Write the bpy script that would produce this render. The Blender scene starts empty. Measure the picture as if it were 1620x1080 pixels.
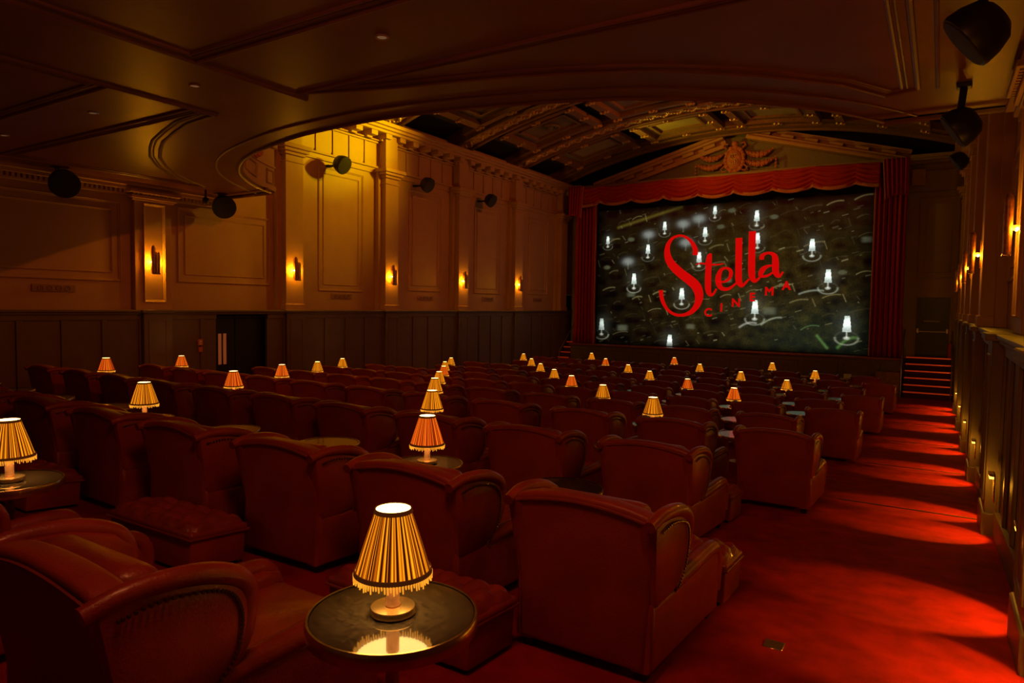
import bpy, bmesh, math, random
import numpy as np
from mathutils import Vector, Matrix
random.seed(7)
R = math.radians
sc = bpy.context.scene
COL = sc.collection

# ------------------------------------------------------------------ camera, world, exposure, large lights
EYE = 2.1
YAW, PITCH, ROLL = R(32.15), R(3.06), R(0.8175)
fw = Vector((-math.sin(YAW)*math.cos(PITCH), math.cos(YAW)*math.cos(PITCH), -math.sin(PITCH)))
rt0 = Vector((math.cos(YAW), math.sin(YAW), 0)); up0 = rt0.cross(fw)
rt = rt0*math.cos(ROLL)+up0*math.sin(ROLL); up = -rt0*math.sin(ROLL)+up0*math.cos(ROLL)
cam = bpy.data.cameras.new('camera'); camo = bpy.data.objects.new('camera', cam); COL.objects.link(camo)
camo.matrix_world = Matrix(((rt.x, up.x, -fw.x, 0), (rt.y, up.y, -fw.y, 0), (rt.z, up.z, -fw.z, EYE), (0, 0, 0, 1)))
cam.sensor_width = 36; cam.lens = 36*1075/1620; cam.clip_end = 200
sc.camera = camo
sc.view_settings.view_transform = 'Standard'; sc.view_settings.look = 'None'
sc.view_settings.exposure = 0.0; sc.view_settings.gamma = 1; sc.view_settings.use_curve_mapping = False
w = bpy.data.worlds.new('world'); sc.world = w; w.use_nodes = True
w.node_tree.nodes['Background'].inputs[0].default_value = (1.0, 0.28, 0.10, 1)
w.node_tree.nodes['Background'].inputs[1].default_value = 0.026

def light(kind, name, loc, power, color, aim=None, size=None, spot=None, blend=0.5, sy=None):
    d = bpy.data.lights.new(name, kind); d.energy = power; d.color = color
    if kind == 'AREA':
        d.size = size or 1
        if sy: d.shape = 'RECTANGLE'; d.size_y = sy
    else: d.shadow_soft_size = size or 0.05
    if kind == 'SPOT': d.spot_size = R(spot or 60); d.spot_blend = blend
    o = bpy.data.objects.new(name, d); COL.objects.link(o); o.location = loc
    if aim is not None:
        o.rotation_euler = (Vector(aim)-Vector(loc)).to_track_quat('-Z', 'Y').to_euler()
    return o
AMB = (1.0, 0.40, 0.10)
# stage-side spotlight high under the vault that rakes the left wall and is cut off by the balcony edge
light('SPOT', 'hall_spotlight', (-1.5, 10.6, 8.0), 560, (1.0, 0.16, 0.02), (-14.2, 10.5, 3.6), 0.07, 75, 0.6)
light('SPOT', 'hall_spotlight', (-9.8, 16.6, 7.25), 760, (1.0, 0.48, 0.0), (-14.3, 13.2, 6.4), 0.10, 80, 1.0)
light('SPOT', 'hall_spotlight', (-9.2, 17.3, 7.0), 1500, (1.0, 0.85, 0.0), (-14.3, 13.6, 6.9), 0.08, 38, 1.0)
light('SPOT', 'hall_spotlight', (-6.0, 20.5, 8.0), 300, (1.0, 0.20, 0.02), (-14.2, 21.5, 5.0), 0.10, 95, 1.0)
light('SPOT', 'vault_uplight', (-10.5, 23.6, 7.2), 260, (1.0, 0.62, 0.02), (-6.0, 24.6, 8.8), 0.2, 110, 1.0)
light('SPOT', 'vault_uplight', (-13.2, 13.6, 7.45), 150, (1.0, 0.45, 0.03), (-7.5, 17.0, 8.6), 0.1, 100, 1.0)
light('SPOT', 'stage_spotlight', (-6.8, 17.5, 8.0), 700, (1.0, 0.22, 0.035), (-6.8, 27, 4.8), 0.2, 66, 1.0)
light('SPOT', 'teal_fill_spot', (-3.0, 20.0, 3.0), 900, (0.30, 0.95, 1.0), (-9.4, 6.1, 4.5), 0.25, 13, 1.0)  # added spot meant to tint a patch of balcony ceiling teal
light('AREA', 'chair_fill_light', (-1.2, 1.45, 4.35), 36, (1.0, 0.26, 0.08), (-3.2, 5.0, 0.4), 1.2, sy=.5)  # fill lamp added to brighten the near chair backs
for hx in (-4.36, -7.15, -9.34, -11.79):      # the recessed lights of the balcony ceiling, dimmed
    light('SPOT', 'downlight_beam', (hx, 4.66, 4.44), 34, (1.0, 0.26, 0.08), (hx, 8.6, 0.3), .05, 84, 1.0)

# ------------------------------------------------------------------ materials
def mat(name, col, rough=0.6, metal=0.0, noise=0.0, nscale=8.0, bump=0.0, bscale=40.0, col2=None, emit=None, estr=0.0, spec=0.5, coat=0.0, stretch=None):
    m = bpy.data.materials.new(name); m.use_nodes = True; nt = m.node_tree; b = nt.nodes['Principled BSDF']
    b.inputs['Base Color'].default_value = (*col, 1); b.inputs['Roughness'].default_value = rough
    b.inputs['Metallic'].default_value = metal; b.inputs['Specular IOR Level'].default_value = spec
    b.inputs['Coat Weight'].default_value = coat
    tc = nt.nodes.new('ShaderNodeTexCoord'); src = tc.outputs['Object']
    if stretch:
        mp = nt.nodes.new('ShaderNodeMapping'); mp.inputs['Scale'].default_value = stretch
        nt.links.new(src, mp.inputs[0]); src = mp.outputs[0]
    if noise > 0 or col2:
        n = nt.nodes.new('ShaderNodeTexNoise'); n.inputs['Scale'].default_value = nscale; n.inputs['Detail'].default_value = 6
        nt.links.new(src, n.inputs['Vector'])
        r = nt.nodes.new('ShaderNodeValToRGB'); c2 = col2 or tuple(c*(1-noise) for c in col); c1 = col if col2 else tuple(min(1, c*(1+noise)) for c in col)
        r.color_ramp.elements[0].color = (*c2, 1); r.color_ramp.elements[1].color = (*c1, 1)
        r.color_ramp.elements[0].position = .3; r.color_ramp.elements[1].position = .7
        nt.links.new(n.outputs['Fac'], r.inputs[0]); nt.links.new(r.outputs[0], b.inputs['Base Color'])
    if bump > 0:
        n2 = nt.nodes.new('ShaderNodeTexNoise'); n2.inputs['Scale'].default_value = bscale; n2.inputs['Detail'].default_value = 4
        nt.links.new(src, n2.inputs['Vector'])
        bp = nt.nodes.new('ShaderNodeBump'); bp.inputs['Strength'].default_value = bump; bp.inputs['Distance'].default_value = .01
        nt.links.new(n2.outputs['Fac'], bp.inputs['Height']); nt.links.new(bp.outputs[0], b.inputs['Normal'])
    if emit:
        b.inputs['Emission Color'].default_value = (*emit, 1); b.inputs['Emission Strength'].default_value = estr
    return m
M = {}
M['carpet'] = mat('red_carpet', (0.30, 0.011, 0.005), 0.95, noise=0.28, nscale=5, bump=0.5, bscale=260, spec=0.1)
M['plaster'] = mat('cream_plaster', (0.50, 0.29, 0.16), 0.62, noise=0.05, nscale=2.5, bump=0.05, bscale=30)
M['dado'] = mat('dark_green_grey_paint', (0.155, 0.115, 0.085), 0.5, noise=0.08, nscale=3, bump=0.04, bscale=30)
M['soffit'] = mat('brown_gloss_paint', (0.22, 0.070, 0.065), 0.40, noise=0.12, nscale=1.6, bump=0.12, bscale=5)
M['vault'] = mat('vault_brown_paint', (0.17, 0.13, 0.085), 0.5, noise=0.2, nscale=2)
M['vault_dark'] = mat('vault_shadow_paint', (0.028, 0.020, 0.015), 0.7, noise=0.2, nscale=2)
M['vault_panel'] = mat('vault_lit_panel', (0.36, 0.30, 0.13), 0.55, noise=0.1, nscale=1.5)  # ochre colour stands for yellow light on the coffer panels
M['bronze_trim'] = mat('bronze_trim', (0.30, 0.17, 0.08), 0.42, metal=0.35, noise=0.2, nscale=14, bump=0.2, bscale=60)
M['gilt'] = mat('gilt_plaster', (0.62, 0.40, 0.16), 0.38, metal=0.45, noise=0.35, nscale=16, bump=0.8, bscale=45)
M['terracotta'] = mat('terracotta_plaster', (0.52, 0.17, 0.07), 0.55, noise=0.2, nscale=10, bump=0.2)
M['peach'] = mat('peach_plaster', (0.55, 0.30, 0.16), 0.6, noise=0.1, nscale=5)
M['frontwall'] = mat('brown_wall_paint', (0.36, 0.25, 0.17), 0.6, noise=0.08, nscale=2)
M['leather'] = mat('oxblood_leather', (0.30, 0.036, 0.018), 0.36, noise=0.22, nscale=6, bump=0.22, bscale=90, spec=0.5, coat=0.15)
M['leather_back'] = mat('oxblood_leather_back', (0.29, 0.034, 0.018), 0.45, noise=0.22, nscale=3.5, bump=0.18, bscale=90)
M['leather_seam'] = mat('piped_leather', (0.26, 0.045, 0.025), 0.3, noise=0.2, nscale=9, bump=0.2)
M['stud'] = mat('dark_brass_stud', (0.20, 0.15, 0.10), 0.3, metal=0.9)
M['leg'] = mat('black_wood', (0.015, 0.010, 0.008), 0.4, noise=0.2)
M['marble'] = mat('dark_speckled_stone', (0.085, 0.06, 0.035), 0.09, nscale=60, col2=(0.012, 0.009, 0.006), coat=0.6)
M['marble_pale'] = mat('pale_stone', (0.42, 0.38, 0.28), 0.16, nscale=20, col2=(0.26, 0.23, 0.17), coat=0.4)
M['brass'] = mat('aged_brass', (0.62, 0.42, 0.18), 0.25, metal=0.95, noise=0.15, nscale=20)
M['brass_stem'] = mat('mottled_bronze', (0.45, 0.22, 0.12), 0.4, metal=0.6, noise=0.3, nscale=25)
M['black'] = mat('black_plastic', (0.009, 0.006, 0.006), 0.42, noise=0.1)
M['grille'] = mat('black_grille', (0.020, 0.011, 0.010), 0.6, bump=0.6, bscale=300)
M['curtain'] = mat('red_velvet', (0.44, 0.022, 0.012), 0.8, noise=0.12, nscale=6, bump=0.3, bscale=120)
M['fringe'] = mat('amber_fringe', (0.55, 0.20, 0.06), 0.8, noise=0.3, nscale=40, bump=0.6, bscale=120)
M['mask'] = mat('black_screen_masking', (0.004, 0.004, 0.004), 0.95)
M['door'] = mat('near_black_door', (0.014, 0.013, 0.012), 0.35, noise=0.15)
M['steel'] = mat('dull_steel', (0.45, 0.42, 0.38), 0.35, metal=0.9, noise=0.1)
M['step'] = mat('dark_step_carpet', (0.07, 0.008, 0.006), 0.95, noise=0.2, nscale=20)
M['nosing'] = mat('glowing_copper_nosing', (0.75, 0.20, 0.10), 0.3, metal=0.7, emit=(1.0, 0.05, 0.01), estr=0.12)  # copper step edge given a faint red glow of its own
M['stagefront'] = mat('stage_front_paint', (0.13, 0.095, 0.065), 0.6, noise=0.12)
M['bulb'] = mat('lit_bulb', (1, .9, .6), 0.4, emit=(1.0, 0.72, 0.30), estr=26)
M['paper'] = mat('white_card', (0.75, 0.75, 0.70), 0.7, noise=0.03)
M['red_metal'] = mat('red_enamel', (0.55, 0.04, 0.02), 0.3, noise=0.05)
M['sign'] = mat('orange_sign', (0.62, 0.17, 0.06), 0.5, noise=0.05)
M['glow'] = mat('lit_glass', (1, .7, .2), 0.3, emit=(1.0, 0.60, 0.08), estr=3.0)
M['vent'] = mat('painted_vent', (0.33, 0.17, 0.10), 0.5, noise=0.1)
M['vision'] = mat('lit_door_glass', (0.55, 0.20, 0.08), 0.15, emit=(1.0, 0.28, 0.07), estr=0.10)  # orange light on the glass, put in as colour and glow

def shade_mat(name, c_hi, c_lo, c_dark, strength):
    m = bpy.data.materials.new(name); m.use_nodes = True; nt = m.node_tree; N = nt.nodes; L = nt.links
    b = N['Principled BSDF']; b.inputs['Roughness'].default_value = .95; b.inputs['Specular IOR Level'].default_value = 0
    tc = N.new('ShaderNodeTexCoord'); sp = N.new('ShaderNodeSeparateXYZ'); L.new(tc.outputs['Object'], sp.inputs[0])
    at = N.new('ShaderNodeMath'); at.operation = 'ARCTAN2'; L.new(sp.outputs[1], at.inputs[0]); L.new(sp.outputs[0], at.inputs[1])
    cb = N.new('ShaderNodeCombineXYZ'); mu = N.new('ShaderNodeMath'); mu.operation = 'MULTIPLY'; mu.inputs[1].default_value = 6.0
    L.new(at.outputs[0], mu.inputs[0]); L.new(mu.outputs[0], cb.inputs[0])
    n = N.new('ShaderNodeTexNoise'); n.inputs['Scale'].default_value = 2.1; n.inputs['Detail'].default_value = 2.5; L.new(cb.outputs[0], n.inputs['Vector'])
    r = N.new('ShaderNodeValToRGB'); e = r.color_ramp.elements
    e[0].position = .47; e[0].color = (*c_dark, 1); e[1].position = .60; e[1].color = (*c_hi, 1)
    x = e.new(.505); x.color = (*c_lo, 1)
    L.new(n.outputs['Fac'], r.inputs[0])
    g = N.new('ShaderNodeNewGeometry'); mx = N.new('ShaderNodeMixRGB'); L.new(g.outputs['Backfacing'], mx.inputs[0])
    L.new(r.outputs[0], mx.inputs[1]); mx.inputs[2].default_value = (9.0, 5.0, 1.3, 1)
    L.new(mx.outputs[0], b.inputs['Emission Color']); b.inputs['Emission Strength'].default_value = strength
    b.inputs['Base Color'].default_value = (.05, .012, .003, 1)
    return m
M['shade_gold'] = shade_mat('pleated_gold_silk', (1.5, .50, .010), (.62, .12, .002), (.030, .005, .001), 1.0)
M['shade_red'] = shade_mat('pleated_red_silk', (1.25, .26, .008), (.72, .05, .003), (.09, .007, .001), 1.0)
M['shade_band'] = mat('brown_braid', (0.10, 0.03, 0.015), 0.8, emit=(.5, .12, .02), estr=.06)
M['shade_fringe'] = mat('gold_tassel_fringe', (0.5, 0.3, 0.1), 0.8, emit=(1.0, .36, .02), estr=.85, noise=.3, nscale=60)

# ------------------------------------------------------------------ mesh helpers
class MB:
    def __init__(s): s.bm = bmesh.new()
    def box(s, x0, x1, y0, y1, z0, z1, bev=0, seg=2, rot=None, piv=None):
        v = [s.bm.verts.new((x, y, z)) for x in (x0, x1) for y in (y0, y1) for z in (z0, z1)]
        f = [(0, 1, 3, 2), (4, 6, 7, 5), (0, 4, 5, 1), (2, 3, 7, 6), (0, 2, 6, 4), (1, 5, 7, 3)]
        fs = [s.bm.faces.new([v[i] for i in q]) for q in f]
        if bev > 0:
            es = list({e for q in fs for e in q.edges})
            r = bmesh.ops.bevel(s.bm, geom=es, offset=bev, segments=seg, profile=.5, affect='EDGES')
            v = list({x for q in r['faces'] for x in q.verts} | {x for x in v if x.is_valid})
        if rot is not None:
            bmesh.ops.transform(s.bm, matrix=rot, verts=v)
        return v
    def prism(s, pts, axis, a0, a1, bev=0, seg=2):
        """pts: closed 2-D outline; axis 0: (y,z) outline along x, 1: (x,z) along y, 2: (x,y) along z"""
        def P(p, a): return {0: (a, p[0], p[1]), 1: (p[0], a, p[1]), 2: (p[0], p[1], a)}[axis]
        A = [s.bm.verts.new(P(p, a0)) for p in pts]; B = [s.bm.verts.new(P(p, a1)) for p in pts]
        fs = [s.bm.faces.new(A), s.bm.faces.new(B[::-1])]
        n = len(pts)
        for i in range(n): fs.append(s.bm.faces.new((A[i], B[i], B[(i+1) % n], A[(i+1) % n])))
        bmesh.ops.recalc_face_normals(s.bm, faces=fs)
        v = A+B
        if bev > 0:
            es = [e for e in fs[0].edges]+[e for e in fs[1].edges]
            r = bmesh.ops.bevel(s.bm, geom=es, offset=bev, segments=seg, profile=.5, affect='EDGES')
            v = list({x for q in r['faces'] for x in q.verts} | {x for x in v if x.is_valid})
        return v
    def lathe(s, prof, n=24, c=(0, 0, 0), wave=0, wn=0):
        rings = []
        for (r, z) in prof:
            if r < 1e-6: rings.append([s.bm.verts.new((c[0], c[1], c[2]+z))]); continue
            ring = []
            for i in range(n):
                a = 2*math.pi*i/n; rr = r*(1+wave*(1 if i % 2 else -1)) if wave else r
                ring.append(s.bm.verts.new((c[0]+rr*math.cos(a), c[1]+rr*math.sin(a), c[2]+z)))
            rings.append(ring)
        vs = []
        for A, B in zip(rings, rings[1:]):
            for i in range(n):
                j = (i+1) % n
                if len(A) == 1 and len(B) == 1: continue
                if len(A) == 1: s.bm.faces.new((A[0], B[i], B[j]))
                elif len(B) == 1: s.bm.faces.new((A[i], B[0], A[j]))
                else: s.bm.faces.new((A[i], B[i], B[j], A[j]))
        for r_ in rings: vs += r_
        return vs
    def tube(s, pts, rad, n=8, closed=False, caps=True, flat=None):
        pts = [Vector(p) for p in pts]; rings = []; m = len(pts)
        if not hasattr(rad, '__len__'): rad = [rad]*m
        prev = None
        for i, p in enumerate(pts):
            if closed: t = pts[(i+1) % m]-pts[i-1]
            else: t = pts[min(i+1, m-1)]-pts[max(i-1, 0)]
            t.normalize()
            ref = prev if prev is not None else (Vector((0, 0, 1)) if abs(t.z) < .9 else Vector((1, 0, 0)))
            u = ref-t*ref.dot(t)
            if u.length < 1e-5: u = Vector((1, 0, 0))-t*t.x
            u.normalize(); v = t.cross(u); prev = u
            rings.append([s.bm.verts.new(p+(u*math.cos(2*math.pi*k/n)+v*math.sin(2*math.pi*k/n))*rad[i]) for k in range(n)])
        for i in range(m if closed else m-1):
            A, B = rings[i], rings[(i+1) % m]
            for k in range(n): s.bm.faces.new((A[k], A[(k+1) % n], B[(k+1) % n], B[k]))
        if caps and not closed: s.bm.faces.new(rings[0][::-1]); s.bm.faces.new(rings[-1])
        return [q for r_ in rings for q in r_]
    def ball(s, c, r, sx=1, sy=1, sz=1, u=8, v=6):
        q = bmesh.ops.create_uvsphere(s.bm, u_segments=u, v_segments=v, radius=r)['verts']
        bmesh.ops.transform(s.bm, matrix=Matrix.Translation(c) @ Matrix.Diagonal((sx, sy, sz, 1)), verts=q)
        return q
    def grid(s, f, nu, nv):
        V = [[s.bm.verts.new(f(i/nu, j/nv)) for j in range(nv+1)] for i in range(nu+1)]
        for i in range(nu):
            for j in range(nv): s.bm.faces.new((V[i][j], V[i+1][j], V[i+1][j+1], V[i][j+1]))
        return [q for r_ in V for q in r_]
    def xf(s, mtx, verts=None): bmesh.ops.transform(s.bm, matrix=mtx, verts=verts or s.bm.verts[:])
    def warp(s, fn, verts=None):
        for v in (verts or s.bm.verts): v.co = Vector(fn(v.co.x, v.co.y, v.co.z))
    def build(s, name, m, parent=None, smooth=True, kind=None, angle=38, recalc=True):
        if recalc: bmesh.ops.recalc_face_normals(s.bm, faces=s.bm.faces)
        me = bpy.data.meshes.new(name); s.bm.to_mesh(me); s.bm.free()
        me.materials.append(M[m] if isinstance(m, str) else m)
        if smooth:
            for p in me.polygons: p.use_smooth = True
            try: me.set_sharp_from_angle(angle=R(angle))
            except Exception: pass
        o = bpy.data.objects.new(name, me); COL.objects.link(o)
        if parent is not None: o.parent = parent
        if kind: o['kind'] = kind
        return o
def solid(o, t, off=0):
    md = o.modifiers.new('solid', 'SOLIDIFY'); md.thickness = t; md.offset = off; return o
def empty(name, loc=(0, 0, 0), rz=0, rx=0):
    o = bpy.data.objects.new(name, None); COL.objects.link(o); o.location = loc; o.rotation_euler = (rx, 0, rz)
    o.empty_display_size = .1
    return o
def tag(o, label=None, cat=None, group=None, kind=None):
    if label: o['label'] = label
    if cat: o['category'] = cat
    if group: o['group'] = group
    if kind: o['kind'] = kind
    return o
def kids(o): return [c for c in CH.get(o.name, [])]
CH = {}
def index_children():
    CH.clear()
    for o in bpy.data.objects:
        if o.parent: CH.setdefault(o.parent.name, []).append(o)
def copy_tree(o, parent=None):
    c = o.copy(); COL.objects.link(c); c.parent = parent
    for ch in CH.get(o.name, []): copy_tree(ch, c)
    return c
ORD = ['zeroth', 'first', 'second', 'third', 'fourth', 'fifth', 'sixth', 'seventh', 'eighth', 'ninth', 'tenth', 'eleventh', 'twelfth']
def frame(mb, O, U, V, N, u0, u1, v0, v1, w=.05, d=.025):
    """rectangular panel moulding of two steps lying on the plane O+uU+vV, standing out along N"""
    O, U, V, N = map(Vector, (O, U, V, N))
    prof = [(0, 0), (0, d*.6), (w*.3, d), (w*.55, d*.55), (w*.8, d*.5), (w, 0)]
    rings = []
    for (a, h) in prof:
        rings.append([mb.bm.verts.new(O+U*u+V*v+N*h) for u, v in ((u0+a, v0+a), (u1-a, v0+a), (u1-a, v1-a), (u0+a, v1-a))])
    for A, B in zip(rings, rings[1:]):
        for i in range(4): mb.bm.faces.new((A[i], A[(i+1) % 4], B[(i+1) % 4], B[i]))

# ------------------------------------------------------------------ levels
FY = [-4, 0, 1.75, 3, 4, 6.1, 8.3, 10.56, 12.8, 15.04, 17.3, 19.5, 21.76, 24, 28.5]
FZ = [.50, .475, .445, .335, .265, .105, -.067, -.245, -.386, -.52, -.62, -.69, -.73, -.735, -.735]
def fz(y): return float(np.interp(y, FY, FZ))
def fs(y): return math.atan((fz(y+.6)-fz(y-.6))/1.2)
XL, XR = -14.28, 0.77          # upper wall faces
DL, DR = -14.03, 0.52          # dado faces
CAPZ = 1.89
YF = 27.25                     # front wall
SOFF = 4.5
BAYS = [4.27, 7.85, 11.5, 15.13, 18.76, 22.4]   # near edge of every pilaster

# ------------------------------------------------------------------ floor
mb = MB()
ys = sorted(set([y for y in np.arange(-3.5, 28.3, .5)]))
mb.grid(lambda u, v: (-14.9+16.1*u, -3.5+31.5*v, fz(-3.5+31.5*v)), 8, 96)
mb.build('floor', 'carpet', kind='structure')
# thin carpet seam lines across the right aisle
mb = MB()
for y in (8.62, 12.2, 15.8, 19.4, 23.0):
    z = fz(y)
    mb.box(-0.92, DR-.01, y-.012, y+.012, z-.004, z+.006)
mb.build('trim_1', 'leg', kind='structure')

# ------------------------------------------------------------------ side walls
def side_wall(name, s, X, D, doors):
    """s=+1: wall on the left (normal +x), s=-1: wall on the right"""
    N = (s, 0, 0)
    Y0, Y1 = -3.5, YF
    mb = MB()
    # upper plaster wall (behind mouldings) 
    mb.box(min(X, X-s*.3), max(X, X-s*.3), Y0, Y1, CAPZ-.1, 7.6)
    # picture of the lower part behind the dado
    root = mb.build(name, 'plaster', kind='structure')
    # dado with panels: stiles and rails in front of a recessed ground, ground has the door openings cut out
    mb = MB()
    segs = []; y = Y0
    for (a, b) in doors: segs.append((y, a)); y = b
    segs.append((y, Y1))
    g = D-s*.03
    for (a, b) in segs:
        mb.box(min(g, g-s*.3), max(g, g-s*.3), a, b, -.9, CAPZ-.05)
    for (a, b) in doors:
        mb.box(min(g, g-s*.3), max(g, g-s*.3), a, b, CAPZ-.15, CAPZ-.05)
    # rails
    for (a, b) in segs:
        mb.box(min(g, D), max(g, D), a, b, CAPZ-.20, CAPZ-.05, .006, 1)
        n = max(1, int((b-a)/.5))
        for i in range(n):                      # sloping skirting in short lengths
            ya, yb = a+(b-a)*i/n, a+(b-a)*(i+1)/n
            za, zb = fz(ya), fz(yb)
            v = mb.box(min(g, D+s*.012), max(g, D+s*.012), ya, yb, 0, .26)
            for q in v: q.co.z += (za if abs(q.co.y-ya) < abs(q.co.y-yb) else zb)-.02
    # stiles between pilasters
    for i, yb in enumerate(BAYS):
        ya = BAYS[i-1]+.62 if i else Y0
        k = 4
        for j in range(k+1):
            yc = ya+(yb-ya)*j/k
            wd = .10
            if any(a-.1 < yc < b+.1 for a, b in doors): continue
            mb.box(min(g, D), max(g, D), yc-wd/2, yc+wd/2, fz(yc)+.2, CAPZ-.18, .006, 1)
    for j in range(4):
        yc = BAYS[-1]+.62+(Y1-BAYS[-1]-.62)*(j+1)/5
        mb.box(min(g, D), max(g, D), yc-.05, yc+.05, fz(yc)+.2, CAPZ-.18, .006, 1)
    # door reveal
    mb.build('dado_panelling', 'dado', root)
    # cap ledge
    mb = MB()
    e = D+s*.07
    mb.box(min(X, e), max(X, e), Y0, Y1, CAPZ-.05, CAPZ, .012, 2)
    mb.box(min(X, e-s*.03), max(X, e-s*.03), Y0, Y1, CAPZ-.09, CAPZ-.05, .008, 1)
    mb.build('dado_cap', 'dado', root)
    # dado pilasters
    for yb in BAYS:
        mb = MB()
        P = D+s*.09; z0 = fz(yb+.3)
        mb.box(min(D-s*.05, P), max(D-s*.05, P), yb, yb+.6, z0-.05, CAPZ-.02, .008, 1)
        mb.box(min(D-s*.05, P+s*.02), max(D-s*.05, P+s*.02), yb-.02, yb+.62, z0-.06, z0+.24, .01, 1)
        mb.box(min(D-s*.05, P+s*.06), max(D-s*.05, P+s*.06), yb-.05, yb+.65, CAPZ-.06, CAPZ+.005, .01, 1)
        frame(mb, (P, 0, 0), (0, 1, 0), (0, 0, 1), N, yb+.1, yb+.5, z0+.34, CAPZ-.2, .04, .015)
        mb.build('dado_pilaster', 'dado', root)
    # upper pilasters
    for i, yb in enumerate(BAYS+[26.15]):
        mb = MB()
        under = yb < 9
        d = .13 if under else .30
        wd = .80 if under else .56
        P = X+s*d; top = 4.30 if under else 6.0
        mb.box(min(X, P), max(X, P), yb-(.05 if under else 0), yb+wd-(.05 if under else 0), CAPZ, top, .008, 1)
        if under:
            frame(mb, (P, 0, 0), (0, 1, 0), (0, 0, 1), N, yb+.12, yb+.60, 2.05, 4.12, .05, .035)
            for k, (dd, z0, z1) in enumerate(((.05, 4.16, 4.20), (.09, 4.20, 4.26), (.15, 4.30, 4.36))):
                mb.box(min(X, P+s*dd), max(X, P+s*dd), yb-.05-dd, yb+wd-.05+dd, z0, z1, .006, 1)
        else:
            # second, shallower step on the near side
            mb.box(min(X, X+s*.14), max(X, X+s*.14), yb-.14, yb+wd+.14, CAPZ, top, .006, 1)
            for k, (dd, z0, z1) in enumerate(((.03, 5.62, 5.66), (.05, 5.80, 5.88), (.11, 5.88, 5.96), (.16, 5.96, 6.06))):
                mb.box(min(X, P+s*dd), max(X, P+s*dd), yb-dd, yb+wd+dd, z0, z1, .008, 1)
            mb.box(min(X, P+s*.03), max(X, P+s*.03), yb-.03, yb+wd+.03, CAPZ, CAPZ+.16, .01, 1)
            mb.box(min(X, P-s*.02), max(X, P-s*.02), yb+.02, yb+wd-.02, 6.06, 7.05, .006, 1)
        mb.build('wall_pilaster', 'plaster', root)
    # wall panels
    mb = MB(); q = [(X, 0, 0), (0, 1, 0), (0, 0, 1), N]
    for (a, b, z0, z1) in ((0.9, 4.0, 2.5, 4.12), (5.2, 7.58, 2.47, 4.10), (8.80, 11.25, 2.5, 4.16),
                           (12.81, 14.49, 2.41, 5.78), (16.5, 18.14, 2.5, 5.68), (20.05, 21.75, 2.5, 5.60), (23.85, 25.45, 2.55, 5.68)):
        frame(mb, *q, a, b, z0, z1, .06, .035)
        frame(mb, *q, a+.17, b-.17, z0+.17, z1-.17, .04, .025)
    for (a, b) in ((11.9, 15.1), (15.6, 18.7), (19.3, 22.3), (23.0, 26.1)):
        mb.box(min(X, X+s*.04), max(X, X+s*.04), a+.2, b-.1, 5.92, 5.97, .008, 1)
    mb.build('wall_panel_moulding', 'plaster', root)
    # under-balcony cornice with dentils
    mb = MB()
    for (dd, z0, z1) in ((.06, 4.24, 4.29), (.14, 4.36, 4.43), (.22, 4.43, 4.52)):
        mb.box(min(X, X+s*dd), max(X, X+s*dd), Y0, 9.9, z0, z1, .008, 1)
    y = .5
    while y < 9.85:
        if not any(b-.1 < y < b+.8 for b in BAYS): mb.box(min(X, X+s*.10), max(X, X+s*.10), y, y+.045, 4.29, 4.36)
        y += .09
    for yb in BAYS[:2]:
        y = yb-.12
        while y < yb+.82:
            mb.box(min(X, X+s*.25), max(X, X+s*.25), y, y+.045, 4.28, 4.36); y += .09
    mb.build('dentil_cornice', 'plaster', root)
    # main entablature
    mb = MB()
    for (dd, z0, z1) in ((.05, 6.08, 6.14), (.05, 6.80, 6.86), (.12, 6.86, 6.90), (.42, 7.06, 7.14), (.50, 7.14, 7.22), (.58, 7.22, 7.33)):
        mb.box(min(X, X+s*dd), max(X, X+s*dd), 9.9, Y1, z0, z1, .012, 2)
    y = 10.3
    while y < 27:
        mb.box(min(X, X+s*.03), max(X, X+s*.03), y, y+.03, 6.16, 6.80)
        mb.box(min(X, X+s*.05), max(X, X+s*.05), y-.02, y+.22, 6.13, 6.20, .006, 1)
        y += .605
    mb.build('entablature', 'plaster', root)
    mb = MB(); y = 10.2
    while y < 27:
        mb.box(min(X, X+s*.40), max(X, X+s*.40), y, y+.26, 6.92, 7.06, .012, 2)
        mb.box(min(X, X+s*.20), max(X, X+s*.20), y+.02, y+.24, 6.86, 6.93, .01, 1)
        y += .605
    mb.build('modillion_row', 'plaster', root)
    return root
wl = side_wall('wall_left', 1, XL, DL, [(9.58, 10.98)])
wr = side_wall('wall_right', -1, XR, DR, [])

# door in the left dado
def double_door(name, x, y0, y1, z1, s):
    mb = MB(); zb = fz((y0+y1)/2)-.05
    mb.box(x-.06, x, y0, y1, zb, z1)
    root = mb.build(name, 'door', kind='structure')
    mb = MB()
    mb.box(x-.02, x+s*.17, y0, y0+.05, zb, z1, .005, 1); mb.box(x-.02, x+s*.17, y1-.05, y1, zb, z1, .005, 1)
    mb.box(x-.02, x+s*.17, y0, y1, z1-.05, z1, .005, 1)
    mb.build('door_frame', 'door', root)
    return root
d1 = double_door('door_1', DL-.20, 9.58, 10.98, 1.79, 1)
mb = MB(); mb.box(DL-.20, DL-.15, 9.68, 10.16, fz(10), 1.70, .004, 1); lf = mb.build('door_leaf', 'door', d1)
mb = MB(); mb.box(DL-.15, DL-.145, 9.72, 9.80, .62, 1.34); mb.build('vision_panel', 'vision', lf)
mb = MB(); mb.box(DL-.20, DL-.15, 10.18, 10.62, fz(10), 1.70, .004, 1); mb.build('door_leaf', 'door', d1)
mb = MB(); mb.box(DL-.15, DL-.145, 9.85, 9.93, .62, 1.34); mb.build('vision_panel', 'vision', lf)
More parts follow.
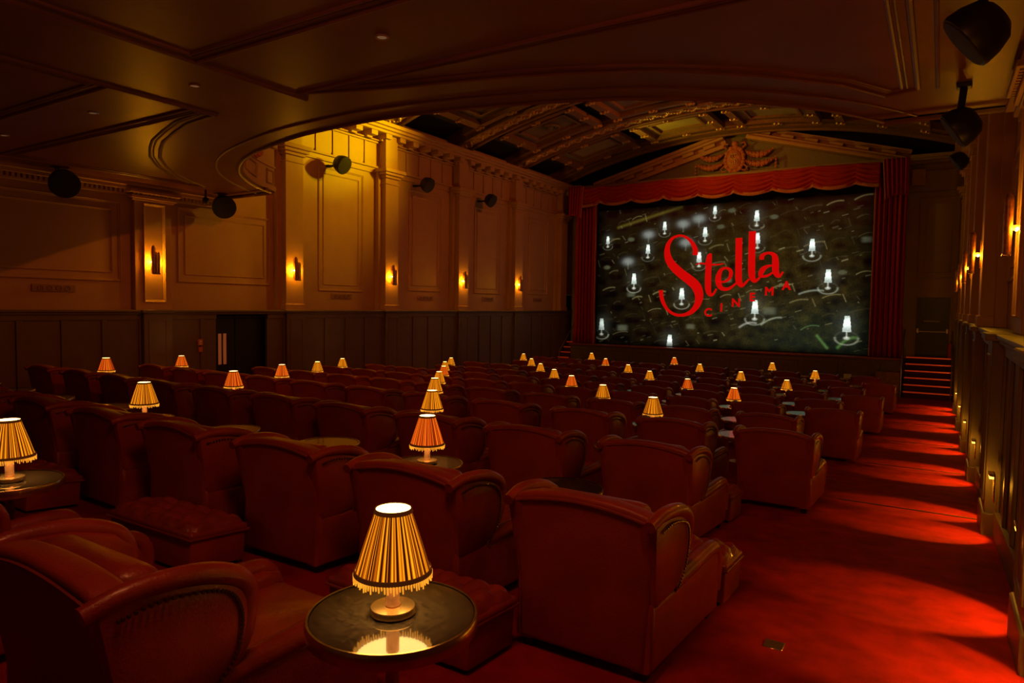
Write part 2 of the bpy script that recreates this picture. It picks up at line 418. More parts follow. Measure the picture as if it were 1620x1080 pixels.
mb = MB(); mb.box(DL-.15, DL-.13, 9.82, 9.835, .75, 1.2, .003, 1); mb.build('door_handle', 'steel', lf)

# ------------------------------------------------------------------ front wall, door, stage
mb = MB()
for (a, b, z0, z1) in ((-15, -14.02, 2.60, 7.18), (-15, -14.62, -.9, 2.6), (-14.02, -.72, -.9, 7.18), (-.72, .30, 2.58, 7.18), (.30, 1.2, -.9, 7.18), (-.72, .30, -.9, .52), (-14.62, -14.02, -.9, .5)):
    mb.box(a, b, YF, YF+.3, z0, z1)
wf = mb.build('wall_front', 'frontwall', kind='structure', smooth=False)
mb = MB(); q = [(0, YF, 0), (1, 0, 0), (0, 0, 1), (0, -1, 0)]
frame(mb, *q, -.72, .44, 3.2, 5.95, .06, .035); frame(mb, *q, -.52, .24, 3.4, 5.75, .04, .025)
frame(mb, *q, -14.0, -13.6, 3.2, 5.8, .05, .03)
for x0, x1 in ((-14.3, -13.4), (-1.05, .8)):
    for (dd, z0, z1) in ((.05, 6.08, 6.14), (.05, 6.80, 6.86), (.40, 7.06, 7.14), (.48, 7.14, 7.22), (.55, 7.22, 7.33)):
        mb.box(x0, x1, YF-dd, YF, z0, z1, .01, 1)
for (dd, z0, z1) in ((.40, 7.14, 7.22), (.46, 7.22, 7.30)): mb.box(-14, .7, YF-dd, YF, z0, z1, .01, 1)
mb.build('wall_mouldings', 'frontwall', wf)
# dark end wall above the cornice, behind the pediment
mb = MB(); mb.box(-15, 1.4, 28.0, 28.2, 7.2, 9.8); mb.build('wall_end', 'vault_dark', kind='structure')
mb = MB(); mb.box(-15, 1.4, YF, 28.1, 7.14, 7.2); mb.build('trim_2', 'frontwall', kind='structure')

# back wall of the auditorium behind the camera is left out; dim warm world light enters there as fill
# right-hand exit door
mb = MB(); mb.box(-.70, .28, YF+.10, YF+.16, .52, 2.56, .004, 1)
d2 = mb.build('door_2', 'door', kind='structure')
mb = MB(); mb.box(-.68, .26, YF+.04, YF+.07, 1.38, 1.41, .006, 1); mb.box(-.67, -.60, YF+.02, YF+.10, 1.34, 1.50, .01, 1); mb.box(.19, .26, YF+.02, YF+.10, 1.34, 1.50, .01, 1)
mb.build('push_bar', 'steel', d2)
mb = MB()
for a, b in ((-.74, -.69), (.28, .33)): mb.box(a, b, YF-.03, YF+.12, .5, 2.6, .006, 1)
mb.box(-.74, .33, YF-.03, YF+.12, 2.56, 2.62, .006, 1)
mb.build('door_frame', 'frontwall', d2)
mb = MB(); xx = -.46
for k in range(14):
    wl_ = random.uniform(.018, .034); mb.box(xx, xx+wl_, YF+.092, YF+.10, 1.74, 1.765); xx += wl_+.010
mb.build('door_notice', 'paper', d2)
mb = MB(); mb.box(-14.6, -14.04, YF+.10, YF+.16, .5, 2.58); mb.build('door_3', 'door', kind='structure')
# stage
ST = 0.5
mb = MB()
mb.box(-13.45, -1.05, 26.15, YF, -.9, ST-.06)
stage = mb.build('stage', 'stagefront', kind='structure', smooth=False)
mb = MB(); mb.box(-13.5, -1.0, 26.08, YF, ST-.06, ST, .02, 2)
mb.build('stage_lip', mat('stage_lip_paint', (.30, .07, .035), .4, noise=.15), stage)
mb = MB()
x = -13.2
while x < -1.6:
    frame(mb, (0, 26.15, 0), (1, 0, 0), (0, 0, 1), (0, -1, 0), x, x+1.15, -.55, .30, .04, .02); x += 1.3
mb.build('stage_front_panels', 'stagefront', stage)
mb = MB(); mb.box(-1.75, -1.04, 25.75, 26.2, -.8, .06, .01, 1)
mb.build('stage_plinth', mat('brown_wood', (.22, .10, .05), .45, noise=.3, nscale=9), stage)

def stair(name, x0, x1, n, label):
    root = empty(name, ((x0+x1)/2, 26.0, 0)); ox = (x0+x1)/2
    tag(root, label, 'steps')
    rise = (ST+.03+.735)/n; tread = .27
    ytop = YF-.005; yn = 26.85
    mb = MB()
    for i in range(n):
        zt = -.735+rise*(i+1); y = yn-tread*(n-1-i)
        mb.box(x0-ox, x1-ox, y-26, ytop-26, zt-rise, zt)
    mb.build('step_block', 'step', root)
    for i in range(n):
        zt = -.735+rise*(i+1); y = yn-tread*(n-1-i)
        mb = MB(); mb.box(x0-ox, x1-ox, y-.035-26, y+.03-26, zt-.035, zt+.006, .006, 1)
        mb.build('step_nosing', 'nosing', root)
    return root
s1 = stair('stage_steps', -.93, .42, 6, 'red-nosed steps up to the stage beside the right wall exit door')
s2 = stair('stage_steps', -14.0, -13.47, 6, 'red-nosed steps up to the stage in the far left corner')
def handrail(x, label, y0=25.25, y1=26.75, h=.95):
    root = empty('handrail', (x, 26.0, 0)); tag(root, label, 'handrail')
    mb = MB()
    a = (0, y0-26, fz(y0)+h); b = (0, y1-26, ST+h)
    mb.tube([(0, y0-26, fz(y0)-.01), (0, y0-26, fz(y0)+h-.05), a, b, (0, y1+.12-26, ST+h), (0, y1+.14-26, ST+h-.08), (0, y1+.14-26, ST-.01)], .018, 8)
    mb.build('rail', 'steel', root)
    return root
handrail(-.99, 'thin metal handrail on the left side of the right-hand stage steps')
handrail(.38, 'thin metal handrail against the right wall beside the right-hand stage steps')
handrail(-13.52, 'thin metal handrail beside the far left stage steps')
# fire extinguisher
root = empty('fire_extinguisher', (.34, 27.12, ST+.032)); tag(root, 'red fire extinguisher standing beside the exit door right of the stage', 'fire extinguisher')
mb = MB(); mb.lathe([(0, .0), (.075, .0), (.08, .03), (.08, .40), (.06, .46), (.02, .49), (.02, .52), (0, .52)], 20); mb.build('cylinder', 'red_metal', root)
mb = MB(); mb.box(-.02, .02, -.09, .04, .52, .55, .006, 1); mb.tube([(0, -.05, .53), (.06, -.07, .45), (.085, -.06, .25), (.08, -.06, .12)], .01, 6); mb.build('valve_and_hose', 'black', root)
# pale equipment panel and projector box right of the pelmet
mb = MB(); mb.box(-1.00, -.60, 27.02, 27.22, 6.36, 6.90, .01, 1)
tag(mb.build('wall_panel_box', 'peach'), 'pale square box panel on the front wall right of the red pelmet', 'box')

# screen ------------------------------------------------------------
YS = 26.75
mb = MB(); mb.box(-13.0, -1.6, YS+.03, YS+.12, ST-.0, 6.9)
msk = mb.build('screen_masking', 'mask'); tag(msk, 'black masking cloth surrounding the lit cinema screen', 'screen masking')
SX0, SX1, SZ0, SZ1 = -12.52, -2.05, .53, 6.16
NU, NV = 620, 334
xs = np.linspace(SX0, SX1, NU+1); zs = np.linspace(SZ0, SZ1, NV+1)
XX, ZZ = np.meshgrid(xs, zs, indexing='ij')
img = np.zeros((NU+1, NV+1, 3))
rng = np.random.default_rng(3)
def smooth(a, n):
    for _ in range(n):
        a = (a+np.roll(a, 1, 0)+np.roll(a, -1, 0)+np.roll(a, 1, 1)+np.roll(a, -1, 1))/5
    return a
fine = smooth(rng.random(XX.shape), 1); coarse = smooth(rng.random(XX.shape), 60); coarse = (coarse-coarse.min())/(np.ptp(coarse))
u = (XX-SX0)/(SX1-SX0); v = (ZZ-SZ0)/(SZ1-SZ0)
olive = np.exp(-(((u-.62)/.42)**2+((v-.40)/.45)**2))
green = np.exp(-(((u-.80)/.25)**2+((v-.12)/.22)**2))
warm = np.exp(-(((u-.50)/.5)**2+((v-.80)/.25)**2))
redtop = np.clip(v-.72, 0, 1)*2.2
base = olive*.030*(.2+1.6*coarse**1.5)*(.4+1.2*fine)
img[..., 0] += base*1.0+warm*.008+redtop*.014*(.4+u)
img[..., 1] += base*.60+green*.011*(.4+coarse)*(.4+fine)+warm*.004
img[..., 2] += base*.10+green*.006
img[..., 0] += .002; img[..., 1] += .0015; img[..., 2] += .001
def blob(x, z, rx, rz, c, p=2.0):
    g = np.exp(-((np.abs((XX-x)/rx))**p+(np.abs((ZZ-z)/rz))**p))
    for k in range(3): img[..., k] += g*c[k]
def ell(x, z, rx, rz, c, soft=.12):
    d = np.sqrt(((XX-x)/rx)**2+((ZZ-z)/rz)**2); g = 1/(1+np.exp(np.clip((d-1)/soft, -30, 30)))
    for k in range(3): img[..., k] = img[..., k]*(1-g*.9)+g*c[k]
def seg(x0, z0, x1, z1, wd, c, bow=0):
    n = int(math.hypot(x1-x0, z1-z0)/.03)+2
    px, pz = x1-x0, z1-z0
    acc = np.zeros_like(XX)
    for i in range(n):
        t = i/(n-1); cx = x0+px*t; cz = z0+pz*t+bow*4*t*(1-t)
        i0 = int((cx-SX0)/(SX1-SX0)*NU); j0 = int((cz-SZ0)/(SZ1-SZ0)*NV)
        a0, a1, b0, b1 = max(0, i0-9), min(NU+1, i0+10), max(0, j0-9), min(NV+1, j0+10)
        if a0 >= a1 or b0 >= b1: continue
        g = np.exp(-(((XX[a0:a1, b0:b1]-cx)**2+(ZZ[a0:a1, b0:b1]-cz)**2)/wd**2))
        acc[a0:a1, b0:b1] = np.maximum(acc[a0:a1, b0:b1], g)
    for k in range(3): img[..., k] += acc*c[k]
# rows of chair backs seen in the projected picture: slanting up to the right, broken by glints
for k in range(11):
    zc = .1+.66*k
    x = -13.2+.35*(k % 2)
    while x < -2:
        zz = zc+(x+12.5)*.235-.004*(x+12.5)**2
        L_ = .50+.04*(11-k)
        q_ = random.random()
        b_ = .010+.03*q_ if q_ < .72 else .06+.16*random.random()
        tint = (b_*.75, b_*.60, b_*.22)
        d0 = random.uniform(0, .3)*L_; d1 = L_*random.uniform(.55, 1)
        seg(x+d0, zz+d0*.1, x+d1, zz+.16*d1/L_, random.uniform(.014, .028), tint, bow=.05)
        if random.random() < .45: seg(x+L_, zz+.16, x+L_*1.12, zz-.10, .018, tint)
        blob(x+L_*.5, zz-.16, L_*.42, .12, (-.004, -.004, -.001), 4)
        x += L_+.10
for _ in range(520):
    x = random.uniform(SX0, SX1); z = random.uniform(SZ0, SZ1)
    wgt = math.exp(-(((x+6.2)/3.6)**2))
    b_ = random.random()**4*.30*(.25+wgt); ln = random.uniform(.03, .28); sl = random.choice((.25, .25, .3, -1.3))
    seg(x, z, x+ln/(1+abs(sl)), z+sl*ln/(1+abs(sl)), random.uniform(.008, .022), (b_*.8, b_*.68, b_*.30))
img = np.clip(img, .0008, None)
seg(-11.6, 5.42, -8.9, 6.12, .06, (.07, .052, .006))
seg(-6.5, 1.38, -5.9, 1.55, .035, (.25, .25, .2), bow=.08); seg(-5.7, 1.5, -5.0, 1.78, .03, (.2, .22, .14), bow=.08)
seg(-4.3, 1.35, -3.7, 1.5, .022, (.05, .10, .03), bow=.08); seg(-4.4, 2.66, -3.6, 2.78, .03, (.18, .20, .14), bow=.06)
seg(-3.05, .75, -2.45, 1.12, .05, (.05, .12, .025), bow=.12); seg(-3.75, 1.15, -3.4, .72, .045, (.06, .13, .03))
for (x, z) in [(-8.81, 5.43), (-8.19, 5.6), (-10.26, 5.07), (-11.13, 3.99), (-8.69, 4.69)]:
    ell(x, z, .20, .13, (.22, .24, .21), .3); seg(x, z-.1, x, z-.3, .03, (.06, .065, .05))
for (x, z) in [(-12.09, 3.76), (-11.02, 4.9), (-7.33, 5.25), (-2.99, 3.43), (-6.92, 5.85), (-5.37, 5.52)]:
    ell(x, z, .14, .08, (.07, .07, .035))
for (x, z, s_) in [(-8.41, 1.35, 1), (-5.43, 2.02, 1.4), (-2.25, 4.56, 1), (-6.98, 3.17, .8), (-10.96, 2.62, 1), (-11.32, 1.21, 1.3)]:
    blob(x, z, .17*s_, .10*s_, (.07, .075, .045), 4)
LAMPS = [(-12.07, 4.92, .8), (-9.58, 5.39, .85), (-7.57, 5.9, .8), (-5.99, 5.59, 1), (-7.93, 5.07, .95), (-10.27, 4.48, .95), (-8.14, 4.1, 1), (-5.94, 4.75, 1),
         (-4.02, 4.43, 1.1), (-10.85, 3.27, 1.1), (-3.45, 3.3, 1.2), (-8.8, 2.65, 1.15), (-5.95, 2.17, 1.3), (-2.78, 1.6, 1.4), (-12.28, 1.34, 1.2), (-9.25, 0.75, 1.2)]
for (x, z, s_) in LAMPS:
    blob(x, z+.02, .26*s_, .30*s_, (.030, .034, .026))
    d = np.abs(np.sqrt(((XX-x)/(.27*s_))**2+((ZZ-(z-.36*s_))/(.17*s_))**2)-1); g = np.exp(-(d/.10)**2)*(.12+.9*(ZZ < z-.34*s_))
    for k, c in enumerate((.16, .17, .12)): img[..., k] += g*c*(1 if s_ > 1.05 else .4)
    ell(x, z-.36*s_, .07*s_, .04*s_, (.45, .47, .38))
    t_ = np.clip((ZZ-(z-.20*s_))/(.40*s_), 0, 1); hw = (.105-.045*t_)*s_
    inside = (np.abs(XX-x) < hw) & (ZZ > z-.20*s_) & (ZZ < z+.20*s_)
    gl = .45+.9*np.exp(-((ZZ-(z+.05))/(.14*s_))**2)
    for k, c in enumerate((.80, .92, .82)): img[..., k] = np.where(inside, gl*c, img[..., k])
    seg(x, z-.2*s_, x, z-.34*s_, .025, (.4, .42, .33))
edge = np.clip(np.minimum(np.minimum(u, 1-u)/.05, np.minimum(v, 1-v)/.04), 0, 1)
img *= (.25+.75*edge)[..., None]
img *= (.75+.5*rng.random(XX.shape))[..., None]
me = bpy.data.meshes.new('projected_picture')
co = np.stack([XX, np.full_like(XX, YS), ZZ], -1).reshape(-1, 3)
idx = np.arange((NU+1)*(NV+1)).reshape(NU+1, NV+1)
fc = np.stack([idx[:-1, :-1], idx[1:, :-1], idx[1:, 1:], idx[:-1, 1:]], -1).reshape(-1, 4)
me.from_pydata(co.tolist(), [], fc.tolist())
ca = me.color_attributes.new('picture', 'FLOAT_COLOR', 'POINT')
ca.data.foreach_set('color', np.concatenate([img.reshape(-1, 3), np.ones((img.shape[0]*img.shape[1], 1))], 1).astype(np.float32).ravel())
m = bpy.data.materials.new('projected_image'); m.use_nodes = True; b = m.node_tree.nodes['Principled BSDF']
b.inputs['Base Color'].default_value = (.01, .01, .01, 1); b.inputs['Roughness'].default_value = 1; b.inputs['Specular IOR Level'].default_value = 0
a = m.node_tree.nodes.new('ShaderNodeAttribute'); a.attribute_name = 'picture'
m.node_tree.links.new(a.outputs['Color'], b.inputs['Emission Color']); b.inputs['Emission Strength'].default_value = 1.0
me.materials.append(m)
scr = empty('cinema_screen', (0, 0, 0)); tag(scr, 'lit cinema screen showing rows of table lamps with red lettering', 'cinema screen')
o = bpy.data.objects.new('projected_picture', me); COL.objects.link(o); o.parent = scr
mb = MB(); mb.box(SX0-.03, SX1+.03, YS+.004, YS+.03, SZ0-.03, SZ1+.03); mb.build('screen_sheet', 'mask', scr)
# lettering
red = mat('red_letter_light', (.3, 0, 0), .9, emit=(.52, .001, .001), estr=1.0)
def catmull(P, n=8):
    P = [Vector(p) for p in P]; out = []
    for i in range(len(P)-1):
        p0, p1, p2, p3 = P[max(i-1, 0)], P[i], P[i+1], P[min(i+2, len(P)-1)]
        for k in range(n):
            t = k/n
            out.append(.5*((2*p1)+(-p0+p2)*t+(2*p0-5*p1+4*p2-p3)*t*t+(-p0+3*p1-3*p2+p3)*t**3))
    out.append(P[-1]); return out
def ribbon(mb, pts, ws, y, n=8):
    C3 = catmull([(p[0], p[1], w_) for p, w_ in zip(pts, ws)], n)
    L_, R_ = [], []
    for i, p in enumerate(C3):
        a_, b_ = C3[max(i-1, 0)], C3[min(i+1, len(C3)-1)]
        t = Vector((b_.x-a_.x, b_.y-a_.y)); t.normalize(); nn = Vector((-t.y, t.x))*p.z/2
        L_.append((p.x+nn.x, p.y+nn.y)); R_.append((p.x-nn.x, p.y-nn.y))
    F = [[mb.bm.verts.new((q_[0], yy, q_[1])) for q_ in S_] for S_, yy in ((L_, y), (R_, y), (L_, y+.006), (R_, y+.006))]
    for i in range(len(C3)-1):
        mb.bm.faces.new((F[0][i], F[0][i+1], F[1][i+1], F[1][i])); mb.bm.faces.new((F[2][i], F[3][i], F[3][i+1], F[2][i+1]))
        mb.bm.faces.new((F[0][i], F[2][i], F[2][i+1], F[0][i+1])); mb.bm.faces.new((F[1][i], F[1][i+1], F[3][i+1], F[3][i]))
SP = [(-8.30, 4.18), (-8.30, 4.40), (-8.43, 4.66), (-8.59, 4.83), (-8.8, 4.95), (-9.01, 4.97), (-9.25, 4.87), (-9.41, 4.64), (-9.45, 4.36), (-9.38, 4.05), (-9.18, 3.76), (-8.86, 3.47), (-8.52, 3.22), (-8.25, 2.98), (-8.12, 2.72), (-8.10, 2.45), (-8.2, 2.15), (-8.43, 1.91), (-8.74, 1.80), (-9.06, 1.82), (-9.36, 2.0), (-9.55, 2.28), (-9.64, 2.54), (-9.67, 2.80)]
SW = [.20, .20, .15, .11, .09, .09, .12, .18, .24, .30, .34, .36, .37, .38, .36, .31, .24, .17, .12, .11, .12, .15, .17, .18]
STR = [(SP, SW),
       ([(-7.66, 4.22), (-7.74, 4.06), (-7.76, 3.46), (-7.75, 2.90), (-7.69, 2.66), (-7.56, 2.63), (-7.42, 2.85)], [.08, .22, .24, .24, .17, .10, .07]),
       ([(-8.27, 3.81), (-8.07, 3.85), (-7.72, 3.80), (-7.37, 3.79), (-7.15, 3.83)], [.03, .06, .08, .06, .03]),
       ([(-7.42, 3.15), (-7.15, 3.12), (-6.95, 3.23), (-6.88, 3.45), (-6.95, 3.60), (-7.12, 3.65), (-7.28, 3.55), (-7.36, 3.3), (-7.34, 3.05), (-7.22, 2.87), (-6.99, 2.84), (-6.8, 2.95), (-6.62, 3.12)], [.06, .08, .12, .15, .12, .09, .15, .22, .22, .16, .12, .09, .07]),
       ([(-6.62, 4.79), (-6.61, 4.2), (-6.60, 3.6), (-6.58, 3.18), (-6.50, 3.00), (-6.40, 3.00), (-6.20, 3.22)], [.25, .25, .25, .25, .18, .11, .07]),
       ([(-6.13, 5.02), (-6.13, 4.4), (-6.12, 3.8), (-6.10, 3.38), (-6.03, 3.18), (-5.93, 3.16), (-5.76, 3.34)], [.26, .26, .26, .25, .18, .11, .07]),
       ([(-5.76, 3.94), (-5.75, 4.07), (-5.62, 4.17), (-5.43, 4.17), (-5.30, 4.05), (-5.26, 3.81), (-5.25, 3.52), (-5.17, 3.35), (-5.08, 3.34), (-4.98, 3.48)], [.16, .17, .10, .11, .20, .24, .24, .18, .10, .06]),
       ([(-5.26, 3.71), (-5.51, 3.70), (-5.70, 3.58), (-5.78, 3.40), (-5.72, 3.32), (-5.54, 3.34), (-5.36, 3.45), (-5.25, 3.60)], [.06, .10, .19, .18, .11, .09, .07, .05])]
mb = MB()
for k, (p, w_) in enumerate(STR): ribbon(mb, p, w_, YS-.012-.0012*k)
mb.build('script_lettering', red, scr, smooth=False)
for chn, (x, z) in zip('CINEMA', ((-7.72, 1.91), (-7.21, 2.11), (-6.66, 2.30), (-6.06, 2.52), (-5.45, 2.74), (-4.85, 2.95))):
    cu = bpy.data.curves.new('letter_'+chn.lower(), 'FONT'); cu.body = chn; cu.size = .44; cu.align_x = 'CENTER'; cu.align_y = 'CENTER'; cu.extrude = .002; cu.offset = 0; cu.bevel_depth = .014; cu.bevel_resolution = 0
    cu.materials.append(red)
    tmp = bpy.data.objects.new('tmp', cu); me_ = bpy.data.meshes.new_from_object(tmp); bpy.data.objects.remove(tmp)
    me_.materials.clear(); me_.materials.append(red)
    o = bpy.data.objects.new('small_letter', me_); COL.objects.link(o); o.parent = scr
    o.location = (x, YS-.012, z); o.rotation_euler = (R(90), 0, 0)
# light thrown back by the screen
light('AREA', 'screen_reflected_light', (-7.2, YS-.25, 3.4), 9, (0.60, 1.0, 0.75), (-8.2, 5, 4.4), 8.0, sy=4.0)

# curtains ------------------------------------------------------------
def leg_curtain(x0, x1, label, seed):
    n = 90; rr = random.Random(seed); ph = [rr.uniform(0, 6) for _ in range(4)]
    mb = MB()
    def f(u_, v_):
        spread = 1+.10*max(0, .16-v_)/.16
        xm = (x0+x1)/2
        x = xm+(x0+(x1-x0)*u_-xm)*spread
        y = .085*math.sin(u_*38+ph[0]+.4*math.sin(v_*2))+.035*math.sin(u_*83+ph[1]+v_*.8)+.02*math.sin(u_*13+ph[2])
        return (x, y, ST+.01+(7.0-ST)*v_)
    mb.grid(f, n*2, 14)
    root = empty('stage_curtain', (0, 26.45, 0)); tag(root, label, 'curtain', None)
    o = mb.build('curtain_cloth', 'curtain', root, recalc=False); solid(o, .02)
    return root
cl = leg_curtain(-13.45, -12.50, 'tall pleated red curtain hanging left of the cinema screen', 1)
cr = leg_curtain(-2.0, -1.08, 'tall pleated red curtain hanging right of the cinema screen', 2)
for root, xe in ((cl, -12.49), (cr, -2.03)):
    mb = MB(); mb.tube([(xe, -.06+.01*math.sin(k), ST+.02+k*.32) for k in range(21)], .022, 6); mb.build('curtain_braid', 'fringe', root)
root = empty('pelmet', (0, 26.15, 0)); tag(root, 'red swagged pelmet with amber fringe above the cinema screen', 'pelmet')
def pel(u_, v_):
    x = -13.0+(11.1)*u_
    ph_ = ((x+12.18)/1.365) % 1.0
    sag = 4*ph_*(1-ph_)
    zb = 6.46-.16*sag; zt = 7.10+.02*math.sin(x*1.2)
    z = zb+(zt-zb)*v_
    fold = (1-v_)*.9
    y = .045*math.sin((v_*5.2+sag*(.9-.5*v_))*2*math.pi*.95+.7*math.sin(x*2.2))*(1-.25*v_)-.05*sag*(1-v_)+.03*(1-sag)*math.cos(x*9)
    return (x, y, z)
mb = MB(); mb.grid(pel, 330, 44); o = mb.build('pelmet_swag', 'curtain', root, recalc=False); solid(o, .02)
mb = MB(); mb.grid(lambda u_, v_: (pel(u_, 0)[0], pel(u_, 0)[1]-.022, pel(u_, 0)[2]-.055+.12*v_), 330, 2); o = mb.build('pelmet_fringe', 'fringe', root, recalc=False); solid(o, .02)
mb = MB(); mb.box(-13.5, -1.02, .12, .30, 7.06, 7.16, .01, 1); mb.build('pelmet_board', 'frontwall', root)
def jabot(x0, x1, flip):
    mb = MB()
    def f(u_, v_):
        uu = 1-u_ if flip else u_
        zb = 5.93+(.0 if uu < .72 else 0)+(-.12*max(0, uu-.55)/.45)
        x = x0+(x1-x0)*u_
        edge_ = (uu)*(1-v_)*.0
        xi = x+(1 if not flip else -1)*(.10*(v_-.2)*uu)
        return (xi, .055*math.sin(u_*34)+.02*math.sin(u_*71)-.12, zb+(7.14-zb)*v_)
    mb.grid(f, 70, 10); o = mb.build('pelmet_tail', 'curtain', root, recalc=False); solid(o, .02)
    mb = MB()
    ui = 0 if flip else 1
    mb.tube([Vector(f(ui, k/10))+Vector((0, -.03, 0)) for k in range(11)], .022, 6); mb.build('tail_fringe', 'fringe', o)
jabot(-13.6, -13.0, False); jabot(-1.72, -1.04, True)

# ------------------------------------------------------------------ pediment with cartouche (front wall ornament)
YP = 27.0
ped = empty('pediment', (0, 0, 0)); ped['kind'] = 'structure'
mb = MB(); mb.prism([(-13.2, 7.2), (-.9, 7.2), (-6.9, 9.0)], 1, YP+.25, YP+.34); mb.build('tympanum', mat('grey_green_paint', (.20, .17, .11), .6, noise=.1), ped, smooth=False)
def rake(xa, za, xb, zb):
    d = Vector((xb-xa, 0, zb-za)); L_ = d.length; ang = math.atan2(d.z, d.x)
    T = Matrix.Translation((xa, YP, za)) @ Matrix.Rotation(-ang, 4, 'Y')
    mb = MB()
    mb.box(0, L_, -.30, .3, .04, .16, .015, 2); mb.box(0, L_, -.22, .3, -.07, .04, .01, 1); mb.box(0, L_, .0, .3, -.36, -.20, .01, 1)
    k = .45
    while k < L_-.5:
        mb.box(k, k+.46, -.15, .3, -.20, -.07, .008, 1); k += .86
    mb.box(0, L_, .06, .3, -.20, -.07)
    mb.xf(T); mb.build('raking_cornice', 'peach', ped)
rake(-12.75, 7.22, -7.36, 8.68); rake(-1.10, 7.22, -6.45, 8.70)
bpy.context.view_layer.update()
car = empty('cartouche', (-6.95, 27.0, 7.83)); tag(car, 'terracotta oval cartouche with crossed letters in the pediment above the screen', 'plaster ornament')
mb = MB(); v_ = mb.lathe([(0, .10), (.18, .10), (.26, .08), (.30, .03), (.30, -.04), (0, -.04)], 32)
mb.xf(Matrix.Rotation(R(90), 4, 'X') @ Matrix.Diagonal((1, 1.35, 1, 1))); mb.build('oval_medallion', 'terracotta', car)
mb = MB()
for k in range(22):
    a_ = 2*math.pi*k/22; mb.ball((.34*math.cos(a_), -.02, .46*math.sin(a_)), .065+.025*(k % 2), 1, .8, 1.1)
for sx in (-1, 1):
    mb.tube([(sx*.30, -.02, .42), (sx*.42, -.05, .52), (sx*.36, -.05, .62), (sx*.24, -.05, .58)], .035, 6)
    mb.tube([(sx*.34, -.02, -.2), (sx*.5, -.04, -.34), (sx*.44, -.04, -.46), (sx*.30, -.04, -.42)], .035, 6)
mb.ball((0, -.03, .60), .11, 1.1, .7, 1); mb.ball((0, -.03, -.56), .10, 1.3, .7, 1)
mb.build('scrolled_border', 'terracotta', car)
mb = MB()
for off, sc_ in ((-.045, 1), (.045, 1)):
    mb.tube([(off+.10*math.cos(t_)*(1 if t_ < 10 else 1), -.13, .10+.09*math.sin(t_)) for t_ in np.linspace(.2, 4.0, 10)]+
            [(off+.10*math.cos(t_), -.13, -.10+.09*math.sin(t_)) for t_ in np.linspace(1.2, -3.0, 10)], .018, 6)
mb.build('double_s_monogram', 'gilt', car)
def swag(x0, x1, z0, z1, sag, label, drop=None):
    mb = MB(); n = 15
    for k in range(n):
        t_ = k/(n-1); r_ = .035+.075*math.sin(math.pi*t_)
        x = x0+(x1-x0)*t_; z = z0+(z1-z0)*t_-sag*4*t_*(1-t_)
        mb.ball((x, 27.04, z), r_, 1, .8, 1)
        if k % 2 == 0 and 0 < k < n-1:
            for a_ in range(5): mb.ball((x+r_*.8*math.cos(a_*1.256), 26.99, z+r_*.8*math.sin(a_*1.256)), r_*.42, u=6, v=4)
    if drop is not None:
        for k in range(5): mb.ball((drop, 27.04, max(z0, z1)-.1-.13*k), .045+.02*(k == 4), 1, .8, 1.3)
    o = mb.build('floral_swag', 'terracotta'); tag(o, label, 'plaster ornament', None)
swag(-8.35, -7.35, 8.12, 8.12, .20, 'upper flower swag left of the oval cartouche in the pediment')
swag(-8.45, -7.30, 7.80, 7.80, .22, 'lower flower swag left of the oval cartouche in the pediment', -8.47)
swag(-6.55, -5.55, 8.12, 8.12, .20, 'upper flower swag right of the oval cartouche in the pediment')
swag(-6.60, -5.45, 7.80, 7.80, .22, 'lower flower swag right of the oval cartouche in the pediment', -5.43)

# ------------------------------------------------------------------ vaulted main ceiling
XC = -6.75; HALF = 7.7; ZSP = 7.36; SAG = 1.42; RV = (HALF**2+SAG**2)/(2*SAG); ZC = ZSP+SAG-RV
AM = math.asin(HALF/RV)
def vp(a_, y, off=0): return (XC+(RV-off)*math.sin(a_), y, ZC+(RV-off)*math.cos(a_))
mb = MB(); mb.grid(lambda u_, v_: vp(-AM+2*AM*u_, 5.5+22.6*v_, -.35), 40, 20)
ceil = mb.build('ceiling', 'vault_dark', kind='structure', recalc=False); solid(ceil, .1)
def arc_bar(mb, y0, y1, o0, o1, a0=-AM, a1=AM, n=48):
    P = [[mb.bm.verts.new(vp(a0+(a1-a0)*i/n, y, o)) for (y, o) in ((y0, o0), (y1, o0), (y1, o1), (y0, o1))] for i in range(n+1)]
    for i in range(n):
        for k in range(4): mb.bm.faces.new((P[i][k], P[i+1][k], P[i+1][(k+1) % 4], P[i][(k+1) % 4]))
    mb.bm.faces.new(P[0]); mb.bm.faces.new(P[-1][::-1])
RIBY = [11.75, 15.4, 19.05, 22.7, 26.3]
rr = random.Random(5)
for i, y in enumerate(RIBY):
    mb = MB()
    arc_bar(mb, y-.42, y+.42, -.30, .02); arc_bar(mb, y-.42, y-.30, 0, .10); arc_bar(mb, y+.30, y+.42, 0, .10); arc_bar(mb, y-.56, y-.42, -.30, -.08); arc_bar(mb, y+.42, y+.56, -.30, -.08)
    rib = mb.build('vault_rib', 'bronze_trim', ceil, angle=25)
    if i < 4:
        mb = MB()
        arc_bar(mb, y-.22, y+.22, 0, .035)
        for k in range(230):
            a_ = -AM+2*AM*(k+.5)/230
            c = vp(a_, y+.13*math.sin(k*.9), .05)
            q_ = bmesh.ops.create_icosphere(mb.bm, subdivisions=1, radius=.055+.02*rr.random())['verts']
            bmesh.ops.translate(mb.bm, vec=c, verts=q_)
        mb.build('rib_leaf_ornament', 'gilt', rib, recalc=False)
